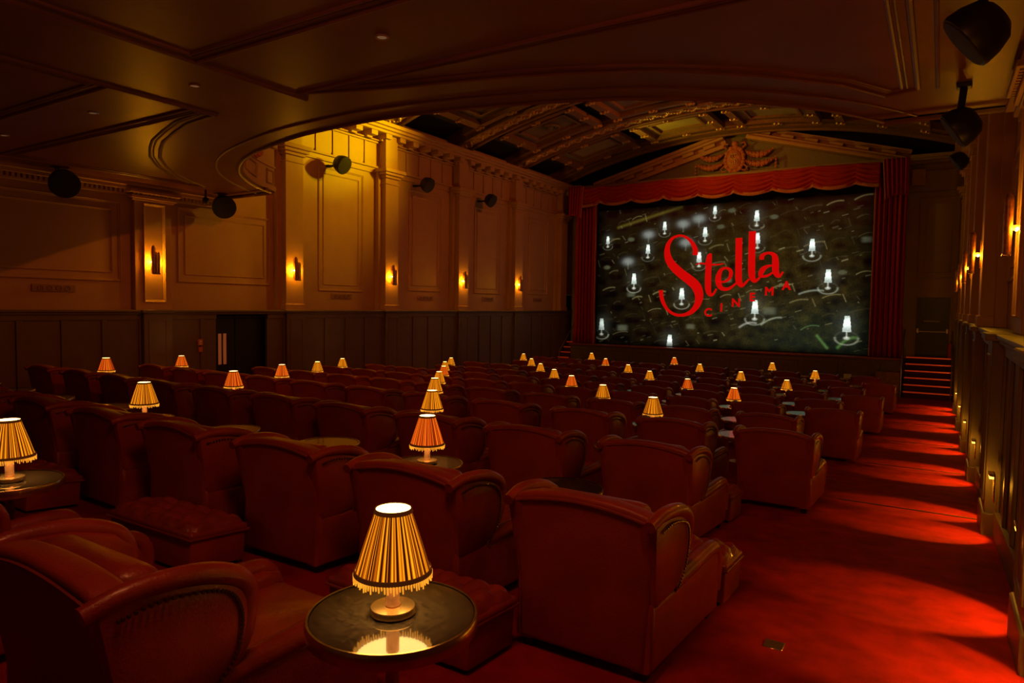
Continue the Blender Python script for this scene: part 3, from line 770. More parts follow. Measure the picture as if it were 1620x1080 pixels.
# coffers between ribs
CA = [-AM*.80, -AM*.30, AM*.20]   # unused marker
def coffer(y0, y1, a0, a1, lit):
    mb = MB()
    wy = .22; wa = .26/RV
    arc_bar(mb, y0, y0+wy, -.12, .06, a0, a1, 8); arc_bar(mb, y1-wy, y1, -.12, .06, a0, a1, 8)
    arc_bar(mb, y0, y1, -.12, .06, a0, a0+wa, 2); arc_bar(mb, y0, y1, -.12, .06, a1-wa, a1, 2)
    arc_bar(mb, y0+.55, y0+.63, -.12, -.02, a0+wa*2, a1-wa*2, 6); arc_bar(mb, y1-.63, y1-.55, -.12, -.02, a0+wa*2, a1-wa*2, 6)
    arc_bar(mb, y0+.55, y1-.55, -.12, -.02, a0+wa*2, a0+wa*2.3, 1); arc_bar(mb, y0+.55, y1-.55, -.12, -.02, a1-wa*2.3, a1-wa*2, 1)
    fr = mb.build('coffer_frame', 'bronze_trim', ceil, angle=25)
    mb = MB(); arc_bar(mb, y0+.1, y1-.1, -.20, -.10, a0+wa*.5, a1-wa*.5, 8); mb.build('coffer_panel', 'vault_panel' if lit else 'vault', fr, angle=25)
    mb = MB()
    for (yy, aa) in ((y0+.11, a0+wa*.5), (y0+.11, a1-wa*.5), (y1-.11, a0+wa*.5), (y1-.11, a1-wa*.5), ((y0+y1)/2, a0+wa*.5), ((y0+y1)/2, a1-wa*.5), (y0+.11, (a0+a1)/2), (y1-.11, (a0+a1)/2)):
        for k in range(4):
            mb.ball(vp(aa+(k-1.5)*.07/RV, yy+.05*(k % 2), .08), .06, u=6, v=4)
    mb.build('corner_leaf', 'gilt', fr, recalc=False)
    if not lit:
        mb = MB(); c = vp((a0+a1)/2, (y0+y1)/2, -.06)
        for r_ in (.30, .20): mb.tube([(c[0]+r_*math.cos(t_), c[1]+r_*math.sin(t_), c[2]) for t_ in np.linspace(0, 2*math.pi, 21)[:-1]], .035, 6, closed=True)
        mb.ball(c, .13, 1, 1, .5)
        mb.build('ceiling_rose', 'vault', fr)
amod = 2*AM*.84/4
for i in range(4):
    y0, y1 = RIBY[i]+.62, RIBY[i+1]-.62
    for k in range(4):
        a0 = -AM*.84+amod*k+.25/RV; a1 = a0+amod-.5/RV
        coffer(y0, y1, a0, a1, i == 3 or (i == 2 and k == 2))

# ------------------------------------------------------------------ balcony: soffit slab, mouldings, parapet
half = [(-.72, 10.0), (-.93, 9.6), (-1.28, 9.05), (-1.9, 8.35), (-2.45, 7.9), (-3.1, 7.5), (-3.8, 7.2), (-4.6, 6.97), (-5.5, 6.78), (-6.5, 6.70)]
EDGE = half+[(-13.25-x, y) for (x, y) in half[:-1][::-1]]      # right tip to left tip
EDGE = [(p.x, p.y) for p in catmull([(x, y, 0) for x, y in EDGE], 4)]
tipR, tipL = EDGE[0], EDGE[-1]
def inset(pts, d):
    out = []
    for i, p in enumerate(pts):
        a_, b_ = Vector(pts[max(i-1, 0)]), Vector(pts[min(i+1, len(pts)-1)])
        t_ = (b_-a_).normalized(); n_ = Vector((t_.y, -t_.x))    # towards smaller y on a right-to-left curve
        if n_.y > 0: n_ = -n_
        out.append((p[0]+n_.x*d, p[1]+n_.y*d))
    return out
ES = inset(EDGE, .03)
poly = [(XR+.1, tipR[1]-.03)]+ES+[(XL-.1, tipL[1]-.03), (XL-.1, -3.5), (XR+.1, -3.5)]
mb = MB(); mb.prism(poly, 2, SOFF, SOFF+.35)
bmesh.ops.triangulate(mb.bm, faces=[f for f in mb.bm.faces if len(f.verts) > 4])
sof = mb.build('ceiling_balcony', 'soffit', kind='structure', smooth=False)
def rail(pts, closed=False, w_=.09, d_=.05, name='soffit_moulding', m_='soffit', twin=.0):
    """moulding on the soffit underside: two ridges either side of a groove"""
    mb = MB()
    def strip(P, z, r_):
        mb.tube([(x, y, z) for x, y in P], r_, 8, closed=closed)
    strip(pts, SOFF+.0, .042)
    q_ = inset(pts, .10) if not closed else pts
    if not closed: strip(q_, SOFF+.005, .024)
    return mb.build(name, m_, sof)
def rect_rail(P):
    mb = MB()
    c = Vector((sum(p[0] for p in P)/len(P), sum(p[1] for p in P)/len(P)))
    for off, r_ in ((0, .030), (.10, .014), (.15, .022)):
        # offset polygon by moving every edge inwards
        n_ = len(P); area = sum(P[i][0]*P[(i+1) % n_][1]-P[(i+1) % n_][0]*P[i][1] for i in range(n_))
        sgn = 1 if area > 0 else -1; Q = []
        for i in range(n_):
            a_, b_, d_ = Vector(P[i-1]), Vector(P[i]), Vector(P[(i+1) % n_])
            n1 = (b_-a_).normalized(); n2 = (d_-b_).normalized()
            n1 = Vector((-n1.y, n1.x))*sgn; n2 = Vector((-n2.y, n2.x))*sgn
            m_ = n1+n2; L_ = m_.length
            m_ = m_/L_ if L_ > 1e-6 else n1
            Q.append(b_+m_*off/max(.35, m_.dot(n1)))
        for i in range(n_):
            a_, b_ = Q[i], Q[(i+1) % n_]
            mb.tube([(a_.x, a_.y, SOFF), (b_.x, b_.y, SOFF)], r_, 8)
            mb.ball((a_.x, a_.y, SOFF), r_)
    return mb.build('soffit_panel_moulding', 'soffit', sof)
fr_ = [(-.30, 8.62), (-.62, 8.75), (-1.0, 8.05), (-1.67, 7.34), (-2.25, 6.88), (-2.74, 6.57), (-3.35, 6.30), (-3.96, 6.1), (-4.55, 5.93), (-5.09, 5.81), (-5.7, 5.62), (-6.32, 5.39)]
rect_rail([(-.30, 5.39)]+fr_)
fl_ = [(-8.04, 5.47), (-8.75, 5.56), (-9.41, 5.77), (-10.05, 6.0), (-10.57, 6.26), (-11.2, 6.62), (-11.82, 7.09), (-12.4, 7.65), (-12.85, 8.2), (-13.2, 8.75)]
rect_rail([(-8.04, 5.15)]+fl_+[(-13.35, 5.15)])
rect_rail([(-.30, .8), (-.30, 4.18), (-6.43, 4.18), (-6.43, .8)])
rect_rail([(-8.0, .8), (-8.0, 4.15), (-13.35, 4.15), (-13.35, .8)])
mb = MB()
for xx_ in (-6.43, -8.0): mb.tube([(xx_, -3, SOFF), (xx_, 5.6 if xx_ > -7 else 5.5, SOFF)], .035, 8)
mb.tube([(-.12, -3, SOFF), (-.12, 8.7, SOFF)], .02, 8)
e1 = inset(EDGE, .42); e2 = inset(EDGE, .03); e3 = inset(EDGE, .50)
mb.tube([(x, y, SOFF) for x, y in e1], .022, 8); mb.tube([(x, y, SOFF) for x, y in inset(EDGE, .05)], .035, 8)
for a_, b_ in ((tipL, (XL+.2, tipL[1])), (tipR, (XR-.2, tipR[1]))):
    mb.tube([(a_[0], a_[1]-.05, SOFF), (b_[0], b_[1]-.05, SOFF)], .05, 8); mb.tube([(a_[0]+(.3 if a_[0] < -7 else -.3), a_[1]-.42, SOFF), (b_[0], b_[1]-.42, SOFF)], .03, 8)
mb.build('soffit_edge_moulding', 'soffit', sof)
# parapet
mb = MB(); n_ = len(EDGE); PH = 1.0
full = [(XR+.05, tipR[1])]+EDGE+[(XL-.05, tipL[1])]
def wallstrip(mb, P, z0, z1, th, out=0):
    A = inset(P, -out) if out else P
    B = inset(P, th)
    rows_ = []
    for a_, b_ in zip(A, B):
        rows_.append([mb.bm.verts.new((a_[0], a_[1], z0)), mb.bm.verts.new((a_[0], a_[1], z1)), mb.bm.verts.new((b_[0], b_[1], z1)), mb.bm.verts.new((b_[0], b_[1], z0))])
    for i in range(len(rows_)-1):
        for k in range(4): mb.bm.faces.new((rows_[i][k], rows_[i+1][k], rows_[i+1][(k+1) % 4], rows_[i][(k+1) % 4]))
wallstrip(mb, EDGE, SOFF+.02, SOFF+PH, .18)
for z0, z1, o_ in ((SOFF+.025, SOFF+.12, .04), (SOFF+.52, SOFF+.56, .03), (SOFF+PH-.05, SOFF+PH+.08, .08)):
    wallstrip(mb, EDGE, z0, z1, .2, o_)
for x0, x1, yy in ((XL, tipL[0], tipL[1]), (tipR[0], XR, tipR[1])):
    mb.box(x0, x1, yy-.18, yy, SOFF, SOFF+PH); mb.box(x0, x1, yy-.2, yy+.05, SOFF+PH-.05, SOFF+PH+.08, .01, 1)
par = mb.build('wall_parapet', 'plaster', kind='structure', angle=30)
mb = MB()
for k in range(4, len(EDGE)-4, 8):
    a_, b_ = Vector(EDGE[k]), Vector(EDGE[min(k+5, len(EDGE)-1)])
    t_ = (b_-a_); L_ = t_.length; t_.normalize(); n2 = Vector((t_.y, -t_.x)); n2 = n2 if n2.y > 0 else -n2
    frame(mb, (a_.x+n2.x*.015, a_.y+n2.y*.015, 0), (t_.x, t_.y, 0), (0, 0, 1), (n2.x, n2.y, 0), .05, L_-.05, SOFF+.16, SOFF+.46, .03, .02)
mb.build('parapet_panel_moulding', 'plaster', par)
# red flower swag on the left horn of the parapet
c = EDGE[-9]; d_ = Vector(EDGE[-5])-Vector(EDGE[-13]); d_.normalize(); n2 = Vector((d_.y, -d_.x)); n2 = n2 if n2.y > 0 else -n2
mb = MB()
for k in range(40):
    t_ = rr.uniform(-.42, .42); z = SOFF+.78-.16*(1-(t_/.42)**2)+rr.uniform(-.07, .12)
    mb.ball((c[0]+d_.x*t_+n2.x*.05, c[1]+d_.y*t_+n2.y*.05, z), rr.uniform(.03, .06), u=6, v=5)
tag(mb.build('parapet_swag', 'terracotta'), 'red flower ornament on the curved balcony front at upper left', 'plaster ornament')

# ------------------------------------------------------------------ wall fittings
def sconce(X, y, s, label):
    pw = 1.0 if s > 0 else .4
    root = empty('wall_sconce', (X, y, 2.94)); tag(root, label, 'wall light', 'bronze pipe sconces on both side walls')
    mb = MB(); mb.box(min(0, s*.02), max(0, s*.02), -.05, .05, -.22, .18, .008, 1); mb.box(min(0, s*.09), max(0, s*.09), -.015, .015, -.05, .0); mb.build('back_plate', 'brass_stem', root)
    for dy, top, r_ in ((-.062, .30, .042), (.0, .17, .040), (.055, .17, .030)):
        mb = MB(); mb.lathe([(r_*.70, -.29), (r_*.8, -.26), (r_, top-.07), (r_*.82, top-.03), (r_*.3, top), (0, top+.01)], 14, (s*.12, dy, 0)); mb.build('bronze_pipe', 'brass_stem', root)
    mb = MB(); mb.box(min(s*.085, s*.155), max(s*.085, s*.155), -.075, .075, -.30, -.27, .006, 1); mb.build('lower_bracket', 'brass', root)
    mb = MB(); mb.ball((s*.045, -.055, -.04), .014); mb.ball((s*.045, .055, -.04), .014); mb.build('lamp_bulb', 'bulb', root)
    l_ = light('POINT', 'sconce_light', (X+s*.055, y-.09, 2.90), 20*pw, (1.0, .40, .006), None, .02)
    l_ = light('POINT', 'sconce_light', (X+s*.055, y+.09, 2.90), 11*pw, (1.0, .40, .006), None, .02)
    return root
posn = ['in the bay under the balcony', 'second from the balcony', 'third from the balcony', 'fourth from the balcony', 'nearest the stage']
for i, yb in enumerate(BAYS[1:]):
    sconce(XL+(.13 if yb < 9 else .30), yb+(.33 if yb < 9 else .28), 1, 'glowing bronze pipe sconce on the left wall, '+posn[i])
for i, yb in enumerate(BAYS):
    sconce(XR-(.13 if yb < 9 else .30), yb+(.33 if yb < 9 else .28), -1, 'glowing bronze pipe sconce on the right wall, '+['nearest the camera', 'second from the camera', 'third from the camera', 'fourth from the camera', 'fifth from the camera', 'nearest the exit door'][i])
# low level step lights flanking the right-hand dado pilasters
def steplight(y, label):
    z = fz(y)+.50
    root = empty('low_wall_light', (DR-.03, y, z)); tag(root, label, 'wall light', 'low wall lights along the right aisle')
    mb = MB(); mb.box(-.05, 0, -.09, .09, .11, .13, .004, 1); mb.box(-.012, 0, -.09, .09, -.13, .13, .004, 1); mb.build('housing', 'brass', root)
    mb = MB(); mb.box(-.045, -.012, -.07, .07, .085, .11); mb.build('lit_strip', 'glow', root)
    light('SPOT', 'low_light', (DR-.10, y, z+.06), 38, (1.0, .42, .02), (DR-.58, y, z-.70), .012, 80, .28)
    light('POINT', 'low_light_spill', (DR-.12, y, z+.02), 2.6, (1.0, .40, .02), None, .03)
for i, yb in enumerate(BAYS):
    nm = ['nearest the camera', 'second from the camera', 'third from the camera', 'fourth from the camera', 'fifth from the camera', 'nearest the stage'][i]
    steplight(yb-.22, 'small yellow floor-washing light on the near side of the right-wall pilaster '+nm)
    steplight(yb+.84, 'small yellow floor-washing light on the far side of the right-wall pilaster '+nm)
# loudspeakers
def speaker(loc, aim, r_, label, hang):
    root = empty('wall_speaker', loc); tag(root, label, 'loudspeaker')
    q_ = (Vector(aim)-Vector(loc)).to_track_quat('Z', 'Y').to_matrix().to_4x4()
    mb = MB(); mb.lathe([(0, -r_*.95), (r_*.5, -r_*.92), (r_*.78, -r_*.70), (r_*.95, -r_*.25), (r_, .15*r_), (r_*.98, .28*r_), (r_*.9, .30*r_)], 36); mb.xf(q_); mb.build('cabinet', 'black', root)
    mb = MB(); mb.lathe([(r_*.92, .28*r_), (r_*.9, .33*r_), (r_*.5, .36*r_), (0, .37*r_)], 36); mb.xf(q_); mb.build('grille', 'grille', root)
    mb = MB(); mb.tube([(0, 0, 0), Vector(hang)*.6, hang], .035, 8); mb.box(hang[0]-.07, hang[0]+.07, hang[1]-.07, hang[1]+.07, hang[2]-.03, hang[2]+.03, .01, 1); mb.build('bracket', 'black', root)
speaker((-13.75, 6.30, 4.22), (-7, 4.0, 1.0), .26, 'round black speaker at the far left under the balcony ceiling', (0, -.15, .30))
speaker((-13.75, 9.6, 4.22), (-7, 6.5, .5), .26, 'round black speaker on the left wall just under the balcony tip', (0, -.15, .30))
speaker((-13.75, 13.20, 5.80), (-8, 13.6, 2.6), .25, 'round black speaker high on the left wall above the nearest tall panel', (-.50, -.05, 0))
speaker((-13.75, 16.8, 5.82), (-8, 17.0, 2.6), .24, 'round black speaker high on the left wall above the second tall panel', (-.50, -.05, 0))
speaker((-13.75, 20.35, 5.82), (-8, 20.5, 2.6), .24, 'round black speaker high on the left wall above the third tall panel', (-.50, -.05, 0))
speaker((.12, 6.35, 4.20), (-5.0, 6.4, .2), .235, 'large black speaker hanging from the balcony ceiling at top right', (.08, 0, .33))
speaker((.08, 8.7, 4.04), (-5.0, 8.7, .6), .21, 'black speaker hanging near the right wall just behind the balcony edge', (.04, 0, .44))
speaker((.22, 20.6, 5.86), (-5.0, 20.6, 2.0), .24, 'small distant black speaker high on the right wall', (.5, 0, .1))
# vents under the wall panels
def vent(y0, y1, z0, z1, label):
    root = empty('wall_vent', (XL, (y0+y1)/2, (z0+z1)/2)); tag(root, label, 'vent')
    h = (z1-z0)/2; w_ = (y1-y0)/2
    mb = MB(); mb.box(0, .025, -w_, w_, -h, h, .006, 1); mb.build('vent_plate', 'vent', root)
    mb = MB()
    for k in range(4):
        yy = -w_*.62+w_*1.24*k/3
        mb.tube([(.03, yy+.045*math.cos(t_), .045*math.sin(t_)) for t_ in np.linspace(0, 2*math.pi, 13)[:-1]], .008, 5, closed=True)
        mb.box(.02, .03, yy-.006, yy+.006, -.04, .04)
    mb.build('vent_roundel', 'bronze_trim', root)
vent(5.94, 6.70, 2.23, 2.37, 'copper-coloured vent plate with four roundels low on the left wall under the balcony')
vent(13.28, 14.05, 2.21, 2.36, 'vent plate under the nearest tall wall panel on the left')
vent(16.95, 17.75, 2.22, 2.37, 'vent plate under the second tall wall panel on the left')
vent(20.60, 21.35, 2.24, 2.39, 'vent plate under the third tall wall panel on the left')
vent(24.3, 25.0, 2.26, 2.41, 'vent plate under the tall wall panel nearest the stage')
mb = MB(); mb.lathe([(0, .04), (.05, .04), (.08, .02), (.10, 0), (.10, -.01)], 24); mb.xf(Matrix.Translation((XL, 12.25, 2.38)) @ Matrix.Rotation(R(90), 4, 'Y'))
tag(mb.build('wall_disc', 'peach'), 'small round disc on the left wall beside the second sconce', 'wall disc')
root = empty('safety_sign', (DL, 9.17, 1.08)); tag(root, 'pair of small orange safety signs on the dado beside the left door', 'sign')
mb = MB(); mb.box(-.03, .012, -.06, .06, .02, .16, .003, 1); mb.box(-.03, .02, -.045, .045, -.13, -.02, .004, 1); mb.build('sign_plate', 'sign', root)
mb = MB(); mb.ball((.013, 0, .10), .03, .15, 1, 1); mb.box(.012, .018, -.03, .03, .04, .06); mb.build('sign_symbol', 'paper', root)
mb = MB(); mb.tube([(0, 0, .225), (0, 0, .05)], .02, 8); mb.ball((0, 0, .0), .07, 1, 1, 1.1); mb.xf(Matrix.Translation((-13.6, 9.05, 4.28)))
tag(mb.build('security_camera', 'black'), 'tiny black security camera under the balcony ceiling near the left speaker', 'camera')
# recessed ceiling lights
for (x, y), lb in zip(((-4.36, 4.66), (-7.15, 4.64), (-9.34, 4.64), (-11.79, 4.6)), ('rightmost', 'second from the right', 'third from the right', 'leftmost')):
    root = empty('ceiling_downlight', (x, y, SOFF)); tag(root, 'dim round recessed light in the balcony ceiling, %s of the four' % lb, 'ceiling light', 'recessed lights in the balcony ceiling')
    mb = MB(); mb.tube([(.055*math.cos(t_), .055*math.sin(t_), -.004) for t_ in np.linspace(0, 2*math.pi, 19)[:-1]], .012, 6, closed=True); mb.build('trim_ring', 'peach', root)
    mb = MB(); mb.lathe([(0, -.006), (.045, -.006), (.05, 0)], 18); mb.build('diffuser', mat('dim_diffuser', (.5, .3, .2), .5, emit=(1, .55, .25), estr=.10), root)
mb = MB(); mb.box(-.74, -.64, 3.76, 3.86, fz(3.81)-.003, fz(3.81)+.006, .002, 1)
tag(mb.build('floor_socket', 'brass'), 'small square brass floor socket in the right aisle carpet', 'floor socket')

# ------------------------------------------------------------------ furniture
def rolled(pts, r_, mb, n=8): mb.tube(catmull(pts, 5), r_, n)
BP = {}
def flare(x, y, z):
    """recline and outward flare of the back as it rises"""
    t_ = max(0, min(1, (z-.30)/.6))
    return (x*(1+.10*t_), y-.10*t_**1.4, z if z < .3 else .3+(z-.3)*.93)
def make_chair(detail=True):
    root = empty('wing_armchair')
    col = []
    # outer back panel with a gently arched top
    def back(mb):
        out = [(-.345, .05), (.345, .05), (.355, .40), (.362, .80)]
        out += [(.362*math.cos(a_)*1.0, .80+.085*math.sin(a_)) for a_ in np.linspace(.25, math.pi-.25, 13)]
        out += [(-.362, .80), (-.355, .40)]
        mb.prism(out, 1, 0, .13, .028, 3)
        mb.warp(flare)
    def seam(mb):
        P = [(x, -.004, .775+.075*math.cos(x/.362*1.35)) for x in np.linspace(-.35, .35, 15)]
        P = [flare(*p) for p in P]
        mb.tube(P, .008, 6)
    def pad(mb):
        mb.box(-.27, .27, .10, .27, .34, .86, .06, 3); mb.warp(flare)
    def wing(mb, s):
        pr = [(.02, .36), (-.01, .80), (.10, .835), (.28, .825), (.42, .78), (.475, .715), (.47, .62), (.43, .50), (.36, .40), (.20, .37)]
        mb.prism(pr, 0, s*.29, s*.375, .02, 2); mb.warp(flare)
    def wroll(mb, s):
        P = [(s*.35, -.04, .800), (s*.355, .10, .836), (s*.358, .28, .832), (s*.358, .41, .792), (s*.356, .470, .735), (s*.352, .476, .64), (s*.348, .44, .51), (s*.335, .36, .395)]
        P = [flare(*p) for p in P]
        C_ = catmull(P, 4); mb.tube(C_, [.024+.013*math.sin(math.pi*min(1, (k+3)/(len(C_)))) for k in range(len(C_))], 10)
    def studs(mb, s):
        P = [flare(s*.384, y, z) for y, z in ((.04, .765), (.16, .785), (.30, .770), (.39, .735), (.425, .67), (.42, .58), (.385, .48), (.31, .40))]
        C_ = catmull(P, 6)
        for p in C_[::1]: mb.ball(p, .0075, u=5, v=4)
    def side(mb, s):
        pr = [(.01, .05), (.0, .38), (.30, .385), (.65, .40), (1.00, .425), (1.09, .40), (1.115, .33), (1.10, .05)]
        mb.prism(pr, 0, s*.25, s*.375, .03, 3)
    def armroll(mb, s):
        P = [(s*.335, .30, .385), (s*.34, .60, .405), (s*.34, .95, .425), (s*.34, 1.06, .40), (s*.34, 1.10, .32), (s*.335, 1.10, .16)]
        C_ = catmull(P, 4); mb.tube(C_, .048, 10)
    def seat(mb): mb.box(-.262, .262, .22, 1.09, .235, .375, .05, 4)
    def apron(mb): mb.box(-.26, .26, .1, 1.075, .06, .25, .015, 2)
    if detail:
        mb = MB(); back(mb); bk = mb.build('back_panel', 'leather_back', root); col.append(bk)
        mb = MB(); seam(mb); mb.build('seam_piping', 'leather_seam', bk)
        mb = MB(); pad(mb); mb.build('backrest', 'leather', root)
        for s in (-1, 1):
            mb = MB(); wing(mb, s); wg = mb.build('wing', 'leather', root)
            mb = MB(); wroll(mb, s); mb.build('rolled_edge', 'leather', wg)
            mb = MB(); studs(mb, s); mb.build('stud_trim', 'stud', wg, recalc=False)
            mb = MB(); side(mb, s); armroll(mb, s); mb.build('armrest', 'leather', root)
        mb = MB(); seat(mb); mb.build('seat_cushion', 'leather', root)
        mb = MB(); apron(mb); mb.build('seat_base', 'leather_back', root)
        for sx in (-1, 1):
            for y in (.07, 1.03):
                mb = MB(); mb.box(sx*.31-.03, sx*.31+.03, y-.03, y+.03, 0, .065, .006, 1); mb.build('leg', 'leg', root)
        return root
    mb = MB(); back(mb); bk = mb.build('back_panel', 'leather_back', root)
    mb = MB()
    for fn in (wing, wroll): 
        b2 = MB(); fn(b2, 1); me_ = bpy.data.meshes.new('t'); b2.bm.to_mesh(me_); b2.bm.free(); mb.bm.from_mesh(me_); bpy.data.meshes.remove(me_)
    wr_ = mb.build('wing', 'leather', root)
    mb = MB()
    for fn in (wing, wroll):
        b2 = MB(); fn(b2, -1); me_ = bpy.data.meshes.new('t'); b2.bm.to_mesh(me_); b2.bm.free(); mb.bm.from_mesh(me_); bpy.data.meshes.remove(me_)
    mb.build('wing', 'leather', root)
    for s in (-1, 1):
        mb = MB(); side(mb, s); armroll(mb, s); mb.build('armrest', 'leather', root)
    mb = MB(); seat(mb); mb.build('seat_cushion', 'leather', root)
    return root
def make_stool(hw):
    root = empty('footstool')
    D_ = .40
    mb = MB(); mb.box(-hw, hw, 0, D_, .04, .245, .012, 2); mb.build('box_base', 'leather_back', root)
    # tufted lid
    mb = MB(); nx = 5; ny = 2
    def f(u_, v_):
        x = -hw-.01+(2*hw+.02)*u_; y = -.01+(D_+.02)*v_
        e_ = min(u_, 1-u_)*2*hw; g_ = min(v_, 1-v_)*D_
        edge_ = min(1, e_/.05)*min(1, g_/.05)
        edge_ = edge_**.5
        a_ = u_*nx*math.pi; b_ = v_*ny*math.pi
        puff = abs(math.sin(a_))*.55+abs(math.sin(b_))*.45
        dia = abs(math.sin((a_+b_)))*.5+abs(math.sin((a_-b_)))*.5
        return (x, y, .245+.045*edge_+.062*dia*edge_)
    top = mb.grid(f, 70, 34)
    mb.box(-hw-.012, hw+.012, -.012, D_+.012, .235, .285, .02, 3)
    mb.build('tufted_lid', 'leather', root, recalc=True, angle=60)
    mb = MB(); z_ = .243
    mb.tube([(-hw-.014, -.014, z_), (hw+.014, -.014, z_), (hw+.014, D_+.014, z_), (-hw-.014, D_+.014, z_)], .008, 6, closed=True); mb.build('piping', 'leather_seam', root)
    for sx in (-1, 1):
        for y in (.05, D_-.05):
            mb = MB(); mb.box(sx*(hw-.06)-.025, sx*(hw-.06)+.025, y-.025, y+.025, 0, .045); mb.build('leg', 'leg', root)
    return root
TH = .655
def make_table(topm):
    root = empty('side_table')
    mb = MB(); mb.lathe([(0, TH-.002), (.252, TH-.002), (.256, TH-.006), (.256, TH-.045), (0, TH-.045)], 56); tp = mb.build('table_top', topm, root)
    mb = MB(); mb.lathe([(.255, TH-.046), (.264, TH-.046), (.266, TH-.03), (.266, TH-.006), (.262, TH+.001), (.255, TH+.001)], 56); mb.build('brass_rim', 'brass', tp)
    mb = MB(); mb.lathe([(.05, TH-.045), (.03, TH-.07), (.022, TH-.09), (.022, .03), (.03, .02)], 16); mb.build('pedestal', 'brass_stem', root)
    mb = MB(); mb.lathe([(0, .022), (.05, .022), (.135, .012), (.145, .0), (.145, -.02), (0, -.02)], 32); mb.build('foot_plate', 'brass_stem', root)
    return root
def make_lamp(shade):
    root = empty('table_lamp')
    mb = MB(); mb.lathe([(0, .0), (.070, .0), (.075, .004), (.075, .020), (.072, .024), (.02, .027), (0, .027)], 36); mb.build('lamp_base', 'brass', root)
    mb = MB(); mb.lathe([(.022, .024), (.026, .030), (.022, .038), (.022, .125), (.012, .135), (.008, .20), (0, .20)], 18); mb.build('stem', 'brass_stem', root)
    mb = MB(); n = 96
    prof = [(.056, .350), (.062, .330), (.080, .275), (.099, .215), (.118, .150), (.121, .138)]
    vs = mb.lathe(prof, n, wave=.020)
    bmesh.ops.recalc_face_normals(mb.bm, faces=mb.bm.faces)
    if sum((f.normal.x*f.calc_center_median().x+f.normal.y*f.calc_center_median().y) for f in mb.bm.faces) < 0: bmesh.ops.reverse_faces(mb.bm, faces=mb.bm.faces)
    sh = mb.build('lamp_shade', shade, root, recalc=False, angle=80)
    mb = MB()
    mb.lathe([(.0595, .352), (.0605, .352), (.064, .338), (.0625, .337)], 40); mb.build('braid_band', 'shade_band', sh)
    mb = MB(); mb.lathe([(.1225, .152), (.1265, .152), (.1285, .137), (.1245, .137)], 48); mb.build('braid_band', 'shade_band', sh)
    mb = MB()
    for k in range(84):
        a_ = 2*math.pi*k/84; dz = .014+.010*abs(math.sin(k*.31))+.006*math.sin(k*2.3)
        mb.tube([(.1265*math.cos(a_), .1265*math.sin(a_), .138), (.1275*math.cos(a_+.01), .1275*math.sin(a_+.01), .138-dz)], [.0035, .0022], 5)
    mb.build('fringe', 'shade_fringe', sh)
    mb = MB(); mb.ball((0, 0, .255), .028, 1, 1, 1.25, 12, 8); mb.build('bulb', 'bulb', root)
    return root
CD = make_chair(True); CS = make_chair(False); TD = make_table('marble'); TP = make_table('marble_pale')
LG = make_lamp('shade_gold'); LR = make_lamp('shade_red'); SB = make_stool(.46); SM = make_stool(.385)
index_children()
protos = {'CD': CD, 'CS': CS, 'TD': TD, 'TP': TP, 'LG': LG, 'LR': LR, 'SB': SB, 'SM': SM}
used = set()
def place(key, x, y, z, rx=0, rz=0, sc_=1.0):
    if key in used: o = copy_tree(protos[key])
    else: used.add(key); o = protos[key]
    o.location = (x, y, z); o.rotation_euler = (rx, 0, rz); o.scale = (sc_,)*3
    return o
NR = 11
def rowname(r): return ('row nearest the camera' if r == 0 else '%s row from camera' % ORD[r+1] if r < 6 else 'row nearest the stage' if r == 10 else '%s row from stage' % ORD[NR-r])
rj = random.Random(11)
def chair(x, r, k, y, key):
    jz = rj.uniform(-.025, .025)
    yy = y+rj.uniform(-.03, .03)
    o = place(key, x, yy, fz(yy)+.0, fs(yy+.5), jz)
    where = 'aisle-end' if k == 0 else '%s from the right aisle' % ORD[k+1]
    tag(o, 'dark red leather wing armchair, %s, %s' % (where, rowname(r)), 'armchair', 'leather wing armchairs in rows facing the screen')
def table(x, y, r, g, lamp, z=None, sc_=1.0, pos=None, ts=1.0):
    z = fz(y) if z is None else z
    where = pos or ('%s from the right aisle' % ORD[g+1] if g else 'nearest the right aisle')
    o = place('TD' if (lamp or r < 2) else 'TP', x, y, z+.005, 0, rj.uniform(-3, 3), ts)
    tag(o, 'round side table %s, %s, %s' % ('with lamp' if lamp else 'without lamp', where, rowname(r)), 'side table', 'round side tables between the armchairs')
    if lamp:
        q_ = place(lamp, x, y, z+.005+TH*ts, 0, rj.uniform(-3, 3), sc_)
        tag(q_, '%s pleated lamp on side table %s, %s' % ('golden' if lamp == 'LG' else 'red-orange', where, rowname(r)), 'table lamp', 'pleated table lamps on the side tables')
        light('POINT', 'lamp_light', (x, y, z+TH+.005+.30*sc_), 2.0, (1.0, .40, .04) if lamp == 'LG' else (1.0, .42, .08), None, .03)
def stool(key, x, y, label):
    o = place(key, x, y, fz(y+.2), fs(y+.2), rj.uniform(-.02, .02))
    tag(o, label, 'footstool', 'tufted leather footstools in front of the armchairs')
